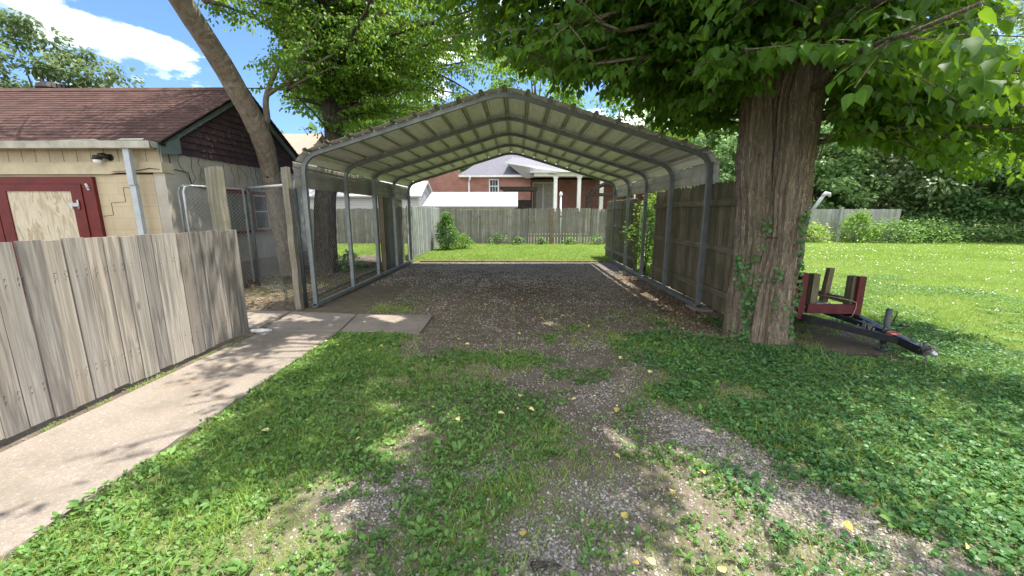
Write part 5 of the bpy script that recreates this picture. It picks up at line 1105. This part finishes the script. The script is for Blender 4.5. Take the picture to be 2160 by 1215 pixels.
tag(leaves('clover_flowers', LEAF_ROUND, np.stack([x, y, gzz(x, y)+rng.uniform(.05, .075, n)], 1), rdir(n)*np.array([1, 1, .2]), unit(np.array([0, -.3, 1.])+rng.normal(0, .3, (n, 3))), rng.uniform(.008, .018, n)*(1+y*.05), M['white']), 'tiny white clover flowers dotting the right lawn', 'clover flowers', kind='stuff')
# gravel
def stones(name, label, n, x0, x1, y0, y1, dens, s0, s1, mat='stone'):
    x, y = scatter(n, x0, x1, y0, y1, dens); n = len(x); base = np.array([(a, b_, c_) for a in (-1, 1) for b_ in (-1, 1) for c_ in (-1, 1)], float)
    Fq = np.array([(0, 1, 3, 2), (4, 6, 7, 5), (0, 4, 5, 1), (2, 3, 7, 6), (0, 2, 6, 4), (1, 5, 7, 3)])
    s = s0+(s1-s0)*rng.random(n)**2; V = base[None]*(1+rng.uniform(-.42, .42, (n, 8, 3)))*s[:, None, None]*np.stack([rng.uniform(.6, 1, n), rng.uniform(.45, .8, n), rng.uniform(.3, .55, n)], 1)[:, None, :]*.5
    a = rng.random(n)*2*pi; b_ = rng.normal(0, .35, n); ca, sa, cb_, sb = np.cos(a), np.sin(a), np.cos(b_), np.sin(b_)
    X_, Y_, Z_ = V[..., 0], V[..., 1], V[..., 2]; Y2 = Y_*cb_[:, None]-Z_*sb[:, None]; Z2 = Y_*sb[:, None]+Z_*cb_[:, None]; X3 = X_*ca[:, None]-Y2*sa[:, None]; Y3 = X_*sa[:, None]+Y2*ca[:, None]
    V = np.stack([X3+x[:, None], Y3+y[:, None], Z2+(gzz(x, y)+s*.10)[:, None]], -1).reshape(-1, 3)
    F = (Fq[None]+(np.arange(n)*8)[:, None, None]).reshape(-1, 4); r = np.repeat(np.clip(rng.normal(.5, .25, n), 0, 1), 6)
    tag(np_obj(name, V, F, M[mat], r), label, 'gravel', kind='stuff'); return n
gd = lambda x, y, g, gv, dk: np.clip((gv+.8*(fbm(x*2.8, y*2.8, 201)-.5)-.18)*.9, 0.10, .9)*np.where(g > .85, .1, 1)
c.append(stones('gravel', 'crushed pale stone lying over the near drive', 150000, -1.8, 3.2, 1.15, 4.4, gd, .005, .018))
c.append(stones('gravel', 'crushed stone over the middle of the drive', 60000, -2.2, 3.0, 4.2, 8, gd, .008, .024, 'stone_dirty'))
c.append(stones('gravel', 'crushed stone on the drive under the carport', 60000, -3.1, 2.8, 8, 12, gd, .012, .030, 'stone_dirty'))
# litter under the left trees and along the right rail
def litter(name, label, x, y, s, mat):
    n = len(x); o = leaves(name, LEAF_OVAL, np.stack([x, y, gzz(x, y)+rng.uniform(.004, .02, n)], 1), unit(rng.normal(size=(n, 3))*np.array([1, 1, .25])), unit(np.array([0, 0, 1.])+rng.normal(0, .35, (n, 3))), rng.uniform(s*.6, s*1.3, n), mat); tag(o, label, 'leaf litter', kind='stuff')
n = 4200; x = rng.uniform(-6.0, -3.3, n); y = rng.uniform(5.95, 12, n); litter('leaf_litter', 'brown leaf litter under the trees left of the carport', x, y, .05, M['dry_leaf'])
n = 2600; x = 2.75-np.abs(rng.normal(0, .35, n)); y = rng.uniform(5.0, 9.5, n); litter('leaf_litter', 'brown leaf litter along the right base rail', x, y, .04, M['dry_leaf'])
n = 1700; x = rng.uniform(-2.2, 3.6, n); y = rng.uniform(1.3, 8, n); litter('leaf_litter', 'scattered brown leaf bits over the drive', x, y, .022, M['dry_leaf'])
n = 260; x = rng.uniform(-3.33, -3.2, n); y = rng.uniform(1.5, 4.75, n); litter('leaf_litter', 'brown debris between the low fence and the walkway', x, y, .02, M['dry_leaf'])
x, y = scatter(7000, -6.0, -3.3, 5.9, 12, lambda x, y, g, gv, dk: (fbm(x*1.8, y*1.8, 9) > .56)*.5); blades(x, y, .05, .005, M['leaf_weed'], 'sparse_grass', 'sparse grass left of the carport', 3)
print('counts', c)
# ================================================================ FALLEN LEAVES
FL = [(-0.70,4.48),(-1.52,4.18),(-2.03,4.18),(-1.97,4.39),(-1.39,4.22),(-1.77,4.26),(-1.10,4.08),(-1.60,4.03),(0.11,2.78),(-0.12,2.71),(0.76,2.79),(0.84,1.89),(1.85,4.04),(1.25,3.50),(3.17,3.41),(0.03,1.60),(0.51,1.45),(-1.06,2.37),(-1.72,2.43),(0.45,2.95),(-0.05,6.42),(-0.52,6.25),(0.43,5.09),(0.66,5.61),(1.44,5.29),(0.35,5.45),(-1.38,5.86),(-1.17,8.17),(0.03,3.00),(-0.58,4.31),(0.54,1.73),(2.23,2.15),(2.01,1.53),(-2.07,5.12),(-2.22,4.35),(-2.23,4.13),(0.95,5.05),(2.13,4.92),(-0.07,4.05),(-1.17,6.24),(-0.73,7.28),(0.86,6.44),(-1.71,8.63),(-2.12,8.16),(0.58,1.46),(1.57,1.64),(1.08,2.06),(0.02,4.73),(0.87,1.43)]
def curled(s, seed):
    V, F = LEAF_HEART; V = V.copy(); V[:, 2] += .25*V[:, 0]**2*3*s[1]+.15*(V[:, 1]-.5)**2*s[2]; return V
protos = []; LV = []
for k in range(5):
    V = curled((0, random.uniform(.3, 1), random.uniform(-.6, 1)), k); me = bpy.data.meshes.new('fallen_leaf'); me.from_pydata([tuple(v-np.array([0, .5, 0])) for v in V], [], [tuple(int(i) for i in f) for f in LEAF_HEART[1]]); me.materials.append(M['yellow_leaf'])
    a = me.attributes.new('rnd', 'FLOAT', 'FACE'); a.data.foreach_set('value', [k/4.]*len(LEAF_HEART[1])); protos.append(me)
def lab(x, y):
    if x < -2.24 and y < 4.8: return 'small yellow fallen leaf lying at the walkway edge'
    if 4.7 < y < 5.7 and x < -1.2: return 'yellow fallen leaf lying on the concrete slab'
    if y > 5.8: return ('pale yellow fallen leaf on the left half of the carport floor' if x < -.2 else 'pale yellow fallen leaf on the right half of the carport floor')
    if y > 4.6: return 'yellow fallen leaf on the bare dirt just before the carport'
    if x < -.9 and y > 3.9: return 'yellow fallen leaf near the slab corner on the weedy strip'
    if x < -.9: return 'yellow fallen leaf in the sunlit weeds by the walkway'
    if x > 1.5: return 'yellow fallen leaf in the shaded ground ivy on the right'
    if y < 2: return 'yellow fallen leaf on the gravel nearest the camera'
    return 'yellow fallen leaf on the dirt in the middle of the drive'
extra = []
for i in range(26):
    extra.append((random.uniform(-2.6, 2.3), random.uniform(5.9, 11.0)) if i % 3 else (random.uniform(-1.0, 1.6), random.uniform(2.2, 5.6)))
for i, (x, y) in enumerate(FL+extra):
    o = bpy.data.objects.new('fallen_leaf', protos[i % 5]); COL.objects.link(o); z = .03 if not off_walk(np.array([x]), np.array([y]))[0] else float(gz(np.array([x]), np.array([y]))[0])+.022
    s = random.uniform(.032, .056) if i < len(FL) else random.uniform(.025, .048)
    o.location = (x, y, z+.006); o.rotation_euler = (random.uniform(-.3, .3), random.uniform(-.3, .3), random.uniform(0, 6.28)); o.scale = (s, s, s)
    tag(o, lab(x, y), 'fallen leaf', 'fallen yellow leaves'); LV.append(o)
ORD = 'nearest second third fourth fifth sixth seventh eighth ninth tenth eleventh twelfth thirteenth fourteenth fifteenth sixteenth seventeenth eighteenth nineteenth twentieth'.split()
zz_ = {}
for o in LV: zz_.setdefault(o['label'], []).append(o)
for l_, os_ in zz_.items():
    os_.sort(key=lambda o: o.location.y)
    if len(os_) > 1:
        for i, o in enumerate(os_): o['label'] = l_+', '+('nearest the camera' if i == 0 else ORD[min(i, 19)]+' nearest')
# sticks
def stick(pts, r, label):
    b = MB(); b.tube(pts, r, 7); return tag(b.build('stick', M['bark_far'], loc=pts[0]), label, 'stick')
stick([(.06, 1.43, .02), (.10, 1.42, .03), (.14, 1.43, .025), (.19, 1.425, .02)], [.012, .014, .010, .004], 'short dark knobby stick on the gravel at the bottom of the photo')
stick([(2.60, 5.32, .03), (2.55, 5.0, .05), (2.50, 4.6, .04), (2.36, 4.12, .03)], [.004, .005, .004, .002], 'long thin pale twig on the ground left of the big trunk')
stick([(3.46, 3.98, .02), (3.60, 4.0, .035), (3.78, 3.99, .03), (3.9, 4.02, .02)], [.01, .014, .012, .006], 'exposed dark root in the bare hollow under the trailer tongue')
b = MB(); b.tube([(-3.36, 4.74, .03), (-3.22, 4.70, .035), (-3.12, 4.76, .03)], [.02, .035, .015], 6); tag(b.build('white_scrap', M['white'], loc=(-3.22, 4.7, 0)), 'small white scrap at the foot of the low fence end', 'scrap')
b = MB(); b.tube([(-4.9, 10.6, .06), (-4.2, 10.7, .09), (-3.8, 10.75, .06)], [.08, .1, .07], 9); tag(b.build('fallen_log', M['bark_far'], loc=(-4.4, 10.6, 0)), 'short dark log lying behind the chain link fence', 'log')
